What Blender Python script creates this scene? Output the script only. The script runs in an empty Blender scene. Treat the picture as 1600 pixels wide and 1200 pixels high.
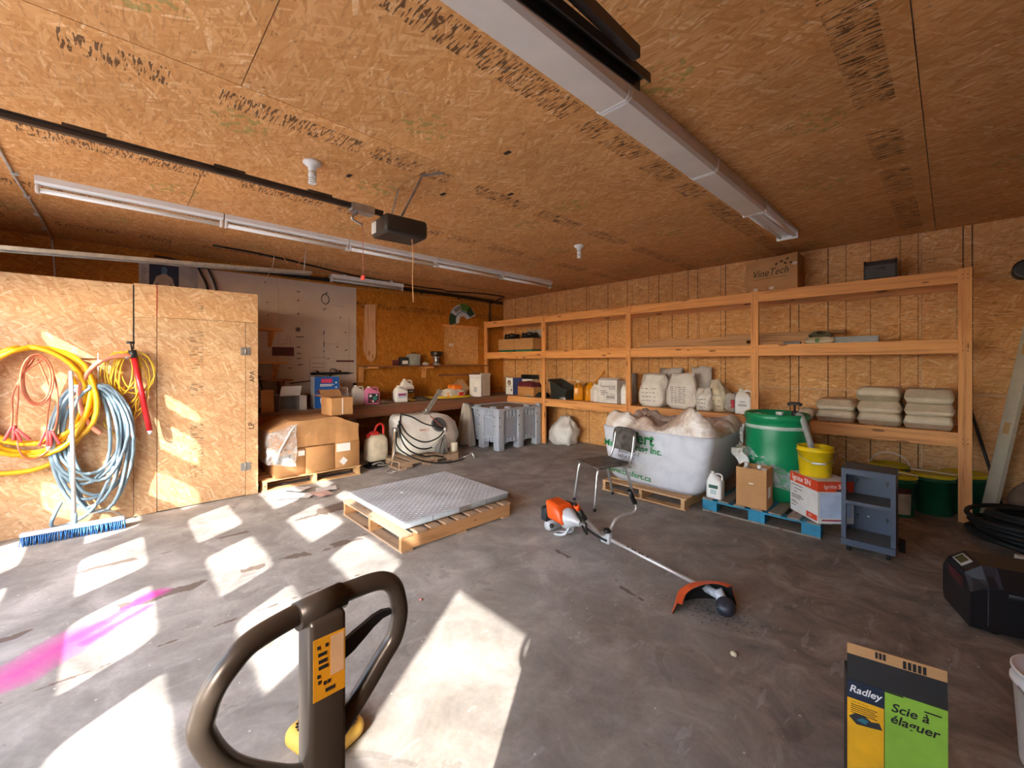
import bpy, bmesh, math, random
from mathutils import Vector, Matrix, noise
random.seed(7)
SC = bpy.context.scene
COL = SC.collection
PI = math.pi

# ------------------------------------------------------------------ camera
cam_d = bpy.data.cameras.new('camera')
cam = bpy.data.objects.new('camera', cam_d)
COL.objects.link(cam)
cam.location = (0.0, 0.0, 1.53)
cam.rotation_euler = (PI / 2, 0, math.radians(46.5))      # level, looking towards the far left corner
cam_d.sensor_width = 36.0
cam_d.lens = 650.0 / 1600.0 * 36.0
cam_d.shift_y = -33.0 / 1600.0
cam_d.clip_start = 0.02
SC.camera = cam

# ------------------------------------------------------------------ world, sun, exposure
W = bpy.data.worlds.new('sky'); SC.world = W
W.use_nodes = True
bg = W.node_tree.nodes['Background']
sky = W.node_tree.nodes.new('ShaderNodeTexSky')
sky.sky_type = 'NISHITA'; sky.sun_disc = False
sky.sun_elevation = math.radians(31.7); sky.sun_rotation = math.radians(146.5)
sky.air_density = 1.0; sky.dust_density = 1.2; sky.ozone_density = 1.0
W.node_tree.links.new(sky.outputs[0], bg.inputs['Color'])
bg.inputs['Strength'].default_value = 1.45
sun_d = bpy.data.lights.new('sun', 'SUN')
sun_d.energy = 7.5
sun_d.angle = math.radians(0.6)
sun_d.color = (1.0, 0.965, 0.915)
sun = bpy.data.objects.new('sun', sun_d); COL.objects.link(sun)
SUN_DIR = Vector((-0.662, 1.0, -0.74)).normalized()
sun.rotation_euler = SUN_DIR.to_track_quat('-Z', 'Y').to_euler()
SC.view_settings.view_transform = 'Standard'
SC.view_settings.look = 'None'
SC.view_settings.gamma = 1.0
SC.view_settings.use_curve_mapping = False
SC.view_settings.exposure = 1.15
SC.cycles.use_denoising = True
SC.cycles.max_bounces = 10
SC.cycles.diffuse_bounces = 7
SC.cycles.glossy_bounces = 4
SC.cycles.transmission_bounces = 6
SC.cycles.transparent_max_bounces = 8
SC.cycles.sample_clamp_indirect = 8.0

# ------------------------------------------------------------------ helpers
def lin(c):
    return c / 12.92 if c <= 0.04045 else ((c + 0.055) / 1.055) ** 2.4
def hx(s, k=1.0):
    s = s.lstrip('#')
    return tuple(lin(int(s[i:i + 2], 16) / 255.0) * k for i in (0, 2, 4)) + (1.0,)

class MB:
    """collects shapes; build() links them as ONE mesh object"""
    def __init__(s): s.v = []; s.f = []; s.sm = []
    def add(s, vs, fs, smooth=False):
        n = len(s.v); s.v += [tuple(p) for p in vs]
        for f in fs: s.f.append(tuple(i + n for i in f)); s.sm.append(smooth)
        return s
    def box(s, x0, x1, y0, y1, z0, z1):
        if x0 > x1: x0, x1 = x1, x0
        if y0 > y1: y0, y1 = y1, y0
        if z0 > z1: z0, z1 = z1, z0
        return s.add([(x0,y0,z0),(x1,y0,z0),(x1,y1,z0),(x0,y1,z0),(x0,y0,z1),(x1,y0,z1),(x1,y1,z1),(x0,y1,z1)],
                     [(0,3,2,1),(4,5,6,7),(0,1,5,4),(1,2,6,5),(2,3,7,6),(3,0,4,7)])
    def bbox(s, x0, x1, y0, y1, z0, z1, b=0.01, n=2):
        """box with rounded edges: a rounded outline in xy, bevelled top and bottom"""
        b = min(b, (x1-x0)*.49, (y1-y0)*.49, (z1-z0)*.49)
        prof = [(z0 + b - b*math.cos(PI/2*k/n), b - b*math.sin(PI/2*k/n)) for k in range(n+1)]
        prof += [(z0 + z1 - z, i) for z, i in reversed(prof)]
        def ring(z, ins):
            r = max(b - ins, 0.0004) ; pts = []
            for cx, cy, a0 in ((x1-b,y1-b,0),(x0+b,y1-b,PI/2),(x0+b,y0+b,PI),(x1-b,y0+b,PI*1.5)):
                for k in range(n+1):
                    a = a0 + PI/2*k/n; pts.append((cx+r*math.cos(a), cy+r*math.sin(a), z))
            return pts
        return s.loft([ring(z, i) for z, i in prof], True, True, True)
    def loft(s, rings, cap0=True, cap1=True, smooth=True, closed=True):
        n = len(rings[0]); vs = [p for r in rings for p in r]; fs = []
        for k in range(len(rings)-1):
            for i in range(n if closed else n-1):
                j = (i+1) % n; fs.append((k*n+i, k*n+j, (k+1)*n+j, (k+1)*n+i))
        s.add(vs, fs, smooth)
        base = len(s.v) - len(vs)
        if cap0: s.f.append(tuple(base+i for i in reversed(range(n)))); s.sm.append(False)
        if cap1: s.f.append(tuple(base+(len(rings)-1)*n+i for i in range(n))); s.sm.append(False)
        return s
    def cyl(s, p0, p1, r0, r1=None, seg=12, caps=True):
        return s.tube([p0, p1], [r0, r0 if r1 is None else r1], seg, caps=caps)
    def tube(s, pts, r, seg=8, smooth=0, caps=True, closed=False):
        pts = [Vector(p) for p in pts]
        rad = list(r) if isinstance(r, (list, tuple)) else [r]*len(pts)
        if smooth: pts, rad = crom(pts, rad, smooth, closed)
        n = len(pts); T = []
        for i in range(n):
            if closed: t = pts[(i+1) % n] - pts[i-1]
            else: t = pts[min(i+1, n-1)] - pts[max(i-1, 0)]
            T.append(t.normalized() if t.length > 1e-9 else Vector((0,0,1)))
        u = T[0].orthogonal().normalized(); rings = []
        for i in range(n):
            u = (u - T[i]*u.dot(T[i])).normalized() if (u - T[i]*u.dot(T[i])).length > 1e-6 else T[i].orthogonal().normalized()
            w = T[i].cross(u)
            rings.append([pts[i] + (u*math.cos(2*PI*k/seg) + w*math.sin(2*PI*k/seg))*rad[i] for k in range(seg)])
        if closed: rings.append(rings[0])
        return s.loft(rings, caps and not closed, caps and not closed, True)
    def lathe(s, prof, c=(0,0,0), seg=24, sx=1.0, sy=1.0, caps=True):
        rings = [[(c[0]+r*sx*math.cos(2*PI*k/seg), c[1]+r*sy*math.sin(2*PI*k/seg), c[2]+z) for k in range(seg)] for r, z in prof]
        return s.loft(rings, caps, caps, True)
    def prism(s, poly, axis, lo, hi):
        """poly: 2-D outline; axis: extruded axis"""
        def P(a, b, h): return {'x': (h,a,b), 'y': (a,h,b), 'z': (a,b,h)}[axis]
        n = len(poly)
        vs = [P(a,b,lo) for a,b in poly] + [P(a,b,hi) for a,b in poly]
        fs = [tuple(range(n)), tuple(reversed(range(n,2*n)))] + [(i,(i+1)%n+0,(i+1)%n+n,i+n) for i in range(n)]
        return s.add(vs, fs)
    def xf(s, M):
        s.v = [tuple(M @ Vector(p)) for p in s.v]; return s
    def join(s, o, M=None):
        vs = o.v if M is None else [tuple(M @ Vector(p)) for p in o.v]
        n = len(s.v); s.v += vs; s.f += [tuple(i+n for i in f) for f in o.f]; s.sm += o.sm; return s
    def warp(s, fn):
        s.v = [tuple(fn(Vector(p))) for p in s.v]; return s
    def build(s, name, mat, parent=None, origin=None, fix=True):
        me = bpy.data.meshes.new(name)
        vs = s.v if origin is None else [(p[0]-origin[0], p[1]-origin[1], p[2]-origin[2]) for p in s.v]
        me.from_pydata(vs, [], s.f)
        me.polygons.foreach_set('use_smooth', s.sm)
        if fix:
            bm = bmesh.new(); bm.from_mesh(me)
            bmesh.ops.recalc_face_normals(bm, faces=bm.faces); bm.to_mesh(me); bm.free()
        me.materials.append(mat); me.update()
        o = bpy.data.objects.new(name, me); COL.objects.link(o)
        if parent is not None: o.parent = parent
        return o

def crom(pts, rad, k, closed=False):
    out, rr = [], []; n = len(pts); last = n if closed else n-1
    for i in range(last):
        if closed: p0,p1,p2,p3 = pts[i-1], pts[i], pts[(i+1)%n], pts[(i+2)%n]; r1, r2 = rad[i], rad[(i+1)%n]
        else: p0,p1,p2,p3 = pts[max(i-1,0)], pts[i], pts[i+1], pts[min(i+2,n-1)]; r1, r2 = rad[i], rad[i+1]
        for j in range(k):
            t = j/k; t2, t3 = t*t, t*t*t
            out.append(0.5*((2*p1)+(-p0+p2)*t+(2*p0-5*p1+4*p2-p3)*t2+(-p0+3*p1-3*p2+p3)*t3)); rr.append(r1+(r2-r1)*t)
    if not closed: out.append(pts[-1]); rr.append(rad[-1])
    return out, rr

def smooth_pts(pts, k=6, closed=False):
    p, _ = crom([Vector(q) for q in pts], [0]*len(pts), k, closed); return p

def thing(name, label, cat, loc=(0,0,0), rz=0.0, group=None):
    o = bpy.data.objects.new(name, None); COL.objects.link(o)
    o.empty_display_size = 0.1
    o.location = loc; o.rotation_euler = (0,0,rz); o['label'] = label; o['category'] = cat
    if group: o['group'] = group
    return o
def tag(o, label, cat, group=None, kind=None):
    o['label'] = label; o['category'] = cat
    if group: o['group'] = group
    if kind: o['kind'] = kind
    return o
def single(name, mb, mat, label, cat, loc, group=None):
    """a thing that is one mesh, modelled in world coordinates, origin moved to loc"""
    o = mb.build(name, mat, None, loc); o.location = loc
    return tag(o, label, cat, group)
def struct(name, mb, mat, parent=None):
    o = mb.build(name, mat, parent); 
    if parent is None: o['kind'] = 'structure'
    return o
def kids(o): return [c for c in COL.objects if c.parent == o]
def dup(root, loc, rz=None, label=None, rot=None):
    r = root.copy(); COL.objects.link(r); r.location = loc
    if rz is not None: r.rotation_euler = (0,0,rz)
    if rot is not None: r.rotation_euler = rot
    if label: r['label'] = label
    for c in kids(root):
        d = c.copy(); COL.objects.link(d); d.parent = r
        for g in kids(c):
            e = g.copy(); COL.objects.link(e); e.parent = d
    return r
def TR(x=0,y=0,z=0,rx=0,ry=0,rz=0,s=1.0):
    return Matrix.Translation((x,y,z)) @ Matrix.Rotation(rz,4,'Z') @ Matrix.Rotation(ry,4,'Y') @ Matrix.Rotation(rx,4,'X') @ Matrix.Scale(s,4)

def text(body, size, mat, parent, M, name='lettering', shear=0.0, sx=1.0, bold=0.0, align='CENTER', space=1.0, thick=0.0):
    """flat lettering as a mesh; M places its xy plane"""
    c = bpy.data.curves.new(name, 'FONT'); c.body = body; c.size = size; c.shear = shear
    c.align_x = align; c.align_y = 'CENTER'; c.offset = bold; c.space_character = space; c.resolution_u = 3; c.extrude = thick
    c.space_line = 0.95
    t = bpy.data.objects.new(name, c); COL.objects.link(t)
    dg = bpy.context.evaluated_depsgraph_get()
    me = bpy.data.meshes.new_from_object(t.evaluated_get(dg))
    bpy.data.objects.remove(t); bpy.data.curves.remove(c)
    me.transform(M @ Matrix.Diagonal((sx,1,1,1))); me.name = name
    me.materials.clear(); me.materials.append(mat)
    o = bpy.data.objects.new(name, me); COL.objects.link(o); o.parent = parent
    return o
# orientation of lettering: the plane a text lies on, seen from outside
def face_negY(x, y, z, tilt=0.0): return Matrix.Translation((x,y,z)) @ Matrix.Rotation(PI/2,4,'X') @ Matrix.Rotation(tilt,4,'Z')
def face_posX(x, y, z, tilt=0.0): return Matrix.Translation((x,y,z)) @ Matrix.Rotation(PI/2,4,'Z') @ Matrix.Rotation(PI/2,4,'X') @ Matrix.Rotation(tilt,4,'Z')
# ------------------------------------------------------------------ materials
class NT:
    def __init__(s, name):
        s.m = bpy.data.materials.new(name); s.m.use_nodes = True
        s.t = s.m.node_tree; s.b = s.t.nodes['Principled BSDF']
    def n(s, typ, **kw):
        nd = s.t.nodes.new(typ)
        for k, v in kw.items():
            if k.startswith('i_'): 
                key = k[2:]; nd.inputs[int(key) if key.isdigit() else key].default_value = v
            else: setattr(nd, k, v)
        return nd
    def l(s, a, b): s.t.links.new(a, b)
    def val(s, x, sock):
        if hasattr(x, 'links'): s.l(x, sock)
        else: sock.default_value = x
    def math(s, op, a, b=0.0, c=0.0, clamp=False):
        nd = s.n('ShaderNodeMath', operation=op, use_clamp=clamp)
        for i, x in enumerate((a,b,c)): s.val(x, nd.inputs[i])
        return nd.outputs[0]
    def mix(s, fac, a, b, mode='MIX'):
        nd = s.n('ShaderNodeMix', data_type='RGBA', blend_type=mode)
        s.val(fac, nd.inputs[0]); s.val(a, nd.inputs[6]); s.val(b, nd.inputs[7])
        return nd.outputs[2]
    def ramp(s, fac, stops, interp='LINEAR'):
        nd = s.n('ShaderNodeValToRGB'); cr = nd.color_ramp; cr.interpolation = interp
        while len(cr.elements) < len(stops): cr.elements.new(0.5)
        for e, (p, c) in zip(cr.elements, stops): e.position = p; e.color = c
        s.val(fac, nd.inputs[0]); return nd.outputs[0]
    def coords(s):
        tc = s.n('ShaderNodeTexCoord'); return tc.outputs['Object']
    def sep(s, v):
        nd = s.n('ShaderNodeSeparateXYZ'); s.l(v, nd.inputs[0]); return nd.outputs
    def comb(s, x, y, z=0.0):
        nd = s.n('ShaderNodeCombineXYZ')
        for i, k in enumerate((x,y,z)): s.val(k, nd.inputs[i])
        return nd.outputs[0]
    def noise(s, v, scale, detail=3.0, rough=0.55, dist=0.0):
        nd = s.n('ShaderNodeTexNoise'); s.l(v, nd.inputs['Vector'])
        nd.inputs['Scale'].default_value = scale; nd.inputs['Detail'].default_value = detail
        nd.inputs['Roughness'].default_value = rough; nd.inputs['Distortion'].default_value = dist
        return nd.outputs['Fac']
    def mapping(s, v, scale=(1,1,1), rot=(0,0,0), loc=(0,0,0)):
        nd = s.n('ShaderNodeMapping'); s.l(v, nd.inputs['Vector'])
        nd.inputs['Scale'].default_value = scale; nd.inputs['Rotation'].default_value = rot; nd.inputs['Location'].default_value = loc
        return nd.outputs[0]
    def bump(s, h, strength=0.2, dist=0.01):
        nd = s.n('ShaderNodeBump'); nd.inputs['Strength'].default_value = strength; nd.inputs['Distance'].default_value = dist
        s.l(h, nd.inputs['Height']); s.l(nd.outputs[0], s.b.inputs['Normal'])
    def out(s, col=None, rough=0.6, metal=0.0, spec=0.5):
        if col is not None: s.val(col, s.b.inputs['Base Color'])
        s.val(rough, s.b.inputs['Roughness']); s.b.inputs['Metallic'].default_value = metal
        s.b.inputs['Specular IOR Level'].default_value = spec
        return s.m

def plain(name, col, rough=0.55, metal=0.0, var=0.12, scale=9.0, bump=0.0, spec=0.5):
    """one colour with a little uneven wear"""
    t = NT(name); c = hx(col) if isinstance(col, str) else col
    v = t.coords(); f = t.noise(v, scale, 4.0)
    d = tuple(x*(1-var*1.6) for x in c[:3]) + (1,); u = tuple(min(1, x*(1+var)) for x in c[:3]) + (1,)
    if bump: t.bump(t.noise(v, scale*6, 3.0), bump, 0.004)
    return t.out(t.ramp(f, [(0.3, d), (0.7, u)]), rough, metal, spec)

OSB_TONES = dict(
    ceiling=['#9c6a39', '#c98e53', '#d59c62', '#dfab74', '#efd0a8'],
    wall=['#a36c38', '#cd9255', '#d69d61', '#deab73', '#efcf9f'],
    amber=['#7d4710', '#a8641b', '#b87124', '#c4802f', '#d69a50'],
    pale=['#a2724b', '#bf9268', '#c8a076', '#d5b38c', '#e6cdae'])
def osb(name, plane, tone, grain=0.0, stamp=None, lines=False, marks=False, spread=1.0):
    """oriented strand board: layers of thin strands in several directions. plane: which two object axes lie in the board"""
    t = NT(name); co = t.coords(); x, y, z = t.sep(co)
    u, w = {'xy': (x, y), 'xz': (x, z), 'yz': (y, z)}[plane]
    oi = t.n('ShaderNodeObjectInfo'); rnd = t.math('MULTIPLY', oi.outputs['Random'], 37.0)
    p = t.comb(t.math('ADD', u, rnd), t.math('ADD', w, rnd))
    wob = t.n('ShaderNodeTexNoise', i_Scale=6.0, i_Detail=2.0); t.l(p, wob.inputs['Vector'])
    pv = t.n('ShaderNodeVectorMath', operation='MULTIPLY_ADD'); t.l(wob.outputs['Color'], pv.inputs[0]); pv.inputs[1].default_value = (0.035,0.035,0); t.l(p, pv.inputs[2])
    pw = pv.outputs[0]
    layers = []
    for k, (ang, sx, sy) in enumerate(((0.12, 8, 50), (-0.32, 9, 66), (0.45, 10, 60), (-1.1, 12, 62))):
        m = t.mapping(pw, (1,1,1), (0,0,ang*spread + grain)); m = t.mapping(m, (sx, sy, 1), (0,0,0), (k*3.7, k*5.1, 0))
        vo = t.n('ShaderNodeTexVoronoi', voronoi_dimensions='2D', i_Scale=1.0); t.l(m, vo.inputs['Vector'])
        layers.append(t.sep(vo.outputs['Color']))
    sel = layers[0][0]
    for k in (1, 2, 3):
        msk = t.math('GREATER_THAN', layers[k][1], (0.60, 0.68, 0.74)[k-1])
        mx = t.n('ShaderNodeMix'); t.l(msk, mx.inputs[0]); t.l(sel, mx.inputs[2]); t.l(layers[k][0], mx.inputs[3]); sel = mx.outputs[0]
    fine = t.noise(t.mapping(p, (30, 90, 1), (0,0,0.3+grain)), 1.0, 3.0)
    sel2 = t.math('ADD', t.math('MULTIPLY', sel, 0.72), t.math('MULTIPLY', fine, 0.32))
    cs = [hx(c) for c in OSB_TONES[tone]]
    col = t.ramp(sel2, [(0.02, cs[0]), (0.14, cs[1]), (0.52, cs[2]), (0.84, cs[3]), (0.93, cs[4])])
    big = t.noise(p, 1.1, 3.0)
    col = t.mix(1.0, col, t.ramp(big, [(0.3, (0.86,0.84,0.82,1)), (0.7, (1.06,1.06,1.06,1))]), 'MULTIPLY')
    flake = t.noise(t.mapping(p, (16, 26, 1), (0,0,0.8)), 1.0, 2.0)
    col = t.mix(t.math('MULTIPLY', t.math('GREATER_THAN', flake, 0.68), 0.4), col, hx('#5d3412'))
    fl2 = t.noise(t.mapping(pw, (7, 75, 1), (0,0,0.1+grain)), 1.0, 2.0)
    col = t.mix(t.math('MULTIPLY', t.math('GREATER_THAN', fl2, 0.60), {'wall': 0.42, 'ceiling': 0.22, 'pale': 0.2}.get(tone, 0.15)), col, hx('#6e421b'))
    if stamp is not None:          # printed mill stamps, one band along every sheet
        a, b = (u, w) if stamp[0] == 0 else (w, u)        # a: across the band, b: along it
        d = t.math('ABSOLUTE', t.math('SUBTRACT', t.math('FRACT', t.math('ADD', t.math('DIVIDE', t.math('SUBTRACT', a, stamp[1]), stamp[2]), 0.5)), 0.5))
        band = t.math('LESS_THAN', t.math('MULTIPLY', d, stamp[2]), stamp[3])
        blk = t.math('GREATER_THAN', t.noise(t.comb(t.math('MULTIPLY', b, 2.3), t.math('FLOOR', t.math('DIVIDE', a, stamp[2]))), 1.0, 1.0), stamp[4])
        fb = t.math('GREATER_THAN', t.noise(t.comb(t.math('MULTIPLY', b, 85.0), t.math('MULTIPLY', a, 11.0)), 1.0, 1.5), 0.54)
        wear = t.math('GREATER_THAN', t.noise(p, 40.0, 2.0), 0.36)
        ink = t.math('MULTIPLY', t.math('MULTIPLY', band, blk), t.math('MULTIPLY', fb, wear))
        col = t.mix(t.math('MULTIPLY', ink, 0.8 if tone != 'pale' else 0.5), col, hx('#2a1a10'))
    if marks:                       # small green paint blotches
        vo = t.n('ShaderNodeTexVoronoi', voronoi_dimensions='2D', i_Scale=1.0, i_Randomness=0.6)
        t.l(t.comb(t.math('MULTIPLY', u, 0.82), t.math('MULTIPLY', w, 0.75)), vo.inputs['Vector'])
        g = t.math('MULTIPLY', t.math('LESS_THAN', vo.outputs['Distance'], 0.12), t.math('GREATER_THAN', t.noise(p, 17.0, 2.0), 0.55))
        col = t.mix(t.math('MULTIPLY', g, 0.5), col, hx('#7f8a42'))
    if lines:                       # black nailing guides printed every 16 and 19.2 inches, dashed
        dash = t.math('GREATER_THAN', t.noise(t.comb(t.math('MULTIPLY', w, 30.0), t.math('FLOOR', t.math('MULTIPLY', u, 4.0))), 1.0, 1.0), 0.36)
        for sp, ph in ((0.4064, 0.11), (0.4877, 0.31)):
            d = t.math('ABSOLUTE', t.math('SUBTRACT', t.math('FRACT', t.math('ADD', t.math('DIVIDE', u, sp), ph)), 0.5))
            ln = t.math('LESS_THAN', t.math('MULTIPLY', d, sp), 0.0056)
            col = t.mix(t.math('MULTIPLY', t.math('MULTIPLY', ln, dash), t.math('ADD', 0.5, t.math('MULTIPLY', t.math('GREATER_THAN', t.noise(t.comb(t.math('FLOOR', t.math('ADD', t.math('DIVIDE', u, sp), ph)), t.math('FLOOR', t.math('DIVIDE', w, 1.2))), 3.7, 0.0), 0.5), 0.36))), col, hx('#1f1712'))
    t.bump(sel2, 0.25, 0.002)
    return t.out(col, t.ramp(sel2, [(0, (0.75,)*3+(1,)), (1, (0.5,)*3+(1,))]), 0, 0.3)

def lumber(name, axis, base='#dc9a5c', dark='#b26d3a', knots=True):
    t = NT(name); co = t.coords()
    oi = t.n('ShaderNodeObjectInfo')
    off = t.n('ShaderNodeVectorMath', operation='ADD'); t.l(co, off.inputs[0])
    t.l(t.comb(t.math('MULTIPLY', oi.outputs['Random'], 11.0), t.math('MULTIPLY', oi.outputs['Random'], 23.0), t.math('MULTIPLY', oi.outputs['Random'], 5.0)), off.inputs[1])
    v = off.outputs[0]
    sc = {'x': (1.2, 26, 26), 'y': (26, 1.2, 26), 'z': (26, 26, 1.2)}[axis]
    g = t.noise(t.mapping(v, sc), 1.0, 4.0, 0.6, 0.6)
    col = t.ramp(g, [(0.25, hx(dark)), (0.48, hx(base)), (0.75, tuple(min(1, c*1.18) for c in hx(base)[:3])+(1,))])
    if knots:
        ks = {'x': (3.0, 11, 11), 'y': (11, 3.0, 11), 'z': (11, 11, 3.0)}[axis]
        vo = t.n('ShaderNodeTexVoronoi', i_Scale=1.0); t.l(t.mapping(v, ks), vo.inputs['Vector'])
        k = t.math('LESS_THAN', vo.outputs['Distance'], 0.16)
        col = t.mix(t.math('MULTIPLY', k, 0.7), col, hx('#6b3a1c'))
    t.bump(g, 0.15, 0.002)
    return t.out(col, 0.6, 0, 0.35)

def concrete():
    t = NT('garage_concrete'); co = t.coords(); x, y, z = t.sep(co)
    big = t.noise(co, 0.55, 5.0, 0.6, 0.4); mid = t.noise(co, 2.6, 6.0, 0.65, 0.5); fine = t.noise(co, 38.0, 4.0, 0.7)
    base = t.ramp(mid, [(0.30, hx('#7e7a75')), (0.5, hx('#9b9791')), (0.68, hx('#b7b3ad'))])
    # oily brown dirt on the working half of the slab
    side = t.math('ADD', t.math('MULTIPLY', t.math('SUBTRACT', t.math('ADD', x, t.math('MULTIPLY', y, 0.28)), -1.7), 0.38), t.math('MULTIPLY', t.math('SUBTRACT', big, 0.5), 1.6), clamp=False)
    dirt = t.math('MULTIPLY', t.ramp(side, [(0.0, (0,)*3+(1,)), (0.75, (1,)*3+(1,))]), 0.9)
    dcol = t.ramp(t.noise(co, 3.4, 6.0, 0.7, 0.8), [(0.30, hx('#5d5044')), (0.5, hx('#837462')), (0.68, hx('#a99b88'))])
    col = t.mix(dirt, base, dcol)
    # dark blotches
    bl = t.math('GREATER_THAN', t.noise(co, 1.9, 4.0, 0.6, 1.2), 0.64)
    col = t.mix(t.math('MULTIPLY', bl, 0.22), col, hx('#4a433d'))
    # far corner brown water stains
    # pale scuffs and specks
    sc = t.noise(t.mapping(co, (14, 3, 1), (0,0,0.5)), 1.0, 3.0)
    col = t.mix(t.math('MULTIPLY', t.math('GREATER_THAN', sc, 0.66), 0.22), col, hx('#c2bdb6'))
    sp = t.n('ShaderNodeTexVoronoi', voronoi_dimensions='2D', i_Scale=9.0); t.l(co, sp.inputs['Vector'])
    spk = t.math('MULTIPLY', t.math('LESS_THAN', sp.outputs['Distance'], 0.045), t.math('GREATER_THAN', t.sep(sp.outputs['Color'])[0], 0.86))
    col = t.mix(t.math('MULTIPLY', spk, 0.7), col, hx('#d8d4cc'))
    def seg(ax, ay, bx, by):
        """distance from the segment a-b and position along it"""
        dx, dy = bx-ax, by-ay; L2 = dx*dx+dy*dy
        px = t.math('SUBTRACT', x, ax); py = t.math('SUBTRACT', y, ay)
        h = t.math('DIVIDE', t.math('ADD', t.math('MULTIPLY', px, dx), t.math('MULTIPLY', py, dy)), L2, clamp=True)
        qx = t.math('SUBTRACT', px, t.math('MULTIPLY', h, dx)); qy = t.math('SUBTRACT', py, t.math('MULTIPLY', h, dy))
        return t.math('SQRT', t.math('ADD', t.math('MULTIPLY', qx, qx), t.math('MULTIPLY', qy, qy))), h
    wob = t.math('MULTIPLY', t.math('SUBTRACT', t.noise(co, 5.0, 3.0), 0.5), 0.16)
    # dirt-filled control joints and cracks
    for (a, b, wd, th) in CRACKS:
        d, h = seg(*a, *b); d = t.math('ADD', d, t.math('ABSOLUTE', wob))
        n = t.noise(co, 7.0, 4.0, 0.7)
        m = t.math('MULTIPLY', t.math('LESS_THAN', d, t.math('MULTIPLY', n, wd)), t.math('GREATER_THAN', t.noise(co, 2.2, 2.0), th))
        col = t.mix(t.math('MULTIPLY', m, 0.75), col, hx('#5f4a3d'))
    # sprayed pink paint
    for (a, b, wd) in PINK:
        d, h = seg(*a, *b)
        m = t.math('SUBTRACT', 1.0, t.math('DIVIDE', t.math('ADD', d, t.math('MULTIPLY', wob, 0.5)), wd), clamp=True)
        col = t.mix(t.math('MULTIPLY', t.math('POWER', m, 0.45), 0.85), col, hx('#cf4aa2'))
    col = t.mix(1.0, col, t.ramp(fine, [(0.3, (0.9,)*3+(1,)), (0.7, (1.06,)*3+(1,))]), 'MULTIPLY')
    t.bump(t.math('ADD', t.math('MULTIPLY', fine, 0.5), mid), 0.12, 0.006)
    return t.out(col, t.ramp(mid, [(0.3, (0.62,)*3+(1,)), (0.7, (0.85,)*3+(1,))]), 0, 0.35)

def cardboard(name, col='#b98a5c'):
    t = NT(name); co = t.coords()
    f = t.noise(co, 6.0, 4.0); g = t.noise(t.mapping(co, (3, 3, 160)), 1.0, 2.0)
    c = hx(col)
    cc = t.ramp(f, [(0.3, tuple(k*0.88 for k in c[:3])+(1,)), (0.7, tuple(min(1,k*1.08) for k in c[:3])+(1,))])
    cc = t.mix(1.0, cc, t.ramp(g, [(0.35, (0.95,)*3+(1,)), (0.65, (1.02,)*3+(1,))]), 'MULTIPLY')
    return t.out(cc, 0.8, 0, 0.25)

def woven(name, col, scale=220.0, crease=0.5):
    """woven sack plastic with soft creases"""
    t = NT(name); co = t.coords(); c = hx(col)
    f = t.noise(co, 7.0, 5.0, 0.6, 0.6)
    cc = t.ramp(f, [(0.3, tuple(k*0.85 for k in c[:3])+(1,)), (0.6, c)])
    h = t.noise(co, 14.0, 4.0, 0.6, 1.2)
    t.bump(h, crease, 0.02)
    return t.out(cc, 0.55, 0, 0.4)

def film(name, col=(0.9,0.93,0.95,1), alpha=0.25):
    t = NT(name); co = t.coords()
    f = t.noise(co, 13.0, 4.0, 0.6, 1.5)
    t.bump(f, 0.6, 0.02)
    m = t.out(col, 0.2, 0, 0.6)
    t.l(t.ramp(f, [(0.35, (alpha*0.5,)*3+(1,)), (0.65, (min(1, alpha*2),)*3+(1,))]), t.b.inputs['Alpha'])
    return m
# ------------------------------------------------------------------ measures of the garage
XL, XR, YB, YF, ZC = -7.14, 2.6, 6.5, -1.5, 2.98
CRACKS = [((-3.6, -1.5), (-3.55, 1.75), 0.11, 0.46), ((-4.385, -1.0), (-4.385, 2.2), 0.07, 0.5),
          ((-2.94, -1.5), (-2.94, 1.4), 0.022, 0.35), ((-4.45, 1.55), (-4.6, 2.1), 0.22, 0.3), ((-2.2, 2.6), (-1.3, 2.45), 0.05, 0.5)]
PINK = [((-3.16, -0.36), (-3.36, -0.16), 0.15), ((-3.36, -0.16), (-3.63, 0.17), 0.05), ((-3.26, -0.12), (-3.47, 0.14), 0.035), ((-3.62, 0.13), (-3.64, 0.2), 0.07)]
M = {}
M['ceiling'] = osb('ceiling_board', 'xy', 'ceiling', 0.15, stamp=(0, -0.29, 1.22, 0.085, 0.45), marks=True)
M['wall'] = osb('shelf_wall_board', 'xz', 'wall', 0.0, lines=True)
M['amber'] = osb('bench_wall_board', 'yz', 'amber', 0.4, stamp=(1, 2.55, 1.6, 0.05, 0.42), spread=1.8)
M['amber_dark'] = osb('old_wall_board', 'yz', 'amber', 0.1)
M['pale'] = osb('cabinet_board', 'yz', 'pale', 0.2, stamp=(0, 0.62, 5.0, 0.06, 0.5), spread=2.3)
M['pale_x'] = osb('cabinet_end_board', 'xz', 'pale', 0.2)
M['concrete'] = concrete()
M['drive'] = plain('driveway_gravel', '#cdc9c1', 0.9, 0, 0.2, 3.0)
M['lum_x'] = lumber('framing_lumber_x', 'x'); M['lum_y'] = lumber('framing_lumber_y', 'y'); M['lum_z'] = lumber('framing_lumber_z', 'z')
M['white_paint'] = plain('white_paint', '#cfbfb3', 0.55, 0, 0.05, 3.0)
M['black'] = plain('black_plastic', '#1b1b1d', 0.45, 0, 0.15)
M['black_soft'] = plain('black_rubber', '#151515', 0.7, 0, 0.2)
M['steel'] = plain('galvanised_steel', '#b3b1ad', 0.38, 0.75, 0.15, 14)
M['chrome'] = plain('chrome', '#d2d2d4', 0.28, 0.85, 0.08)
M['dark_steel'] = plain('dark_steel', '#4a4542', 0.4, 0.7, 0.15)
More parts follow.
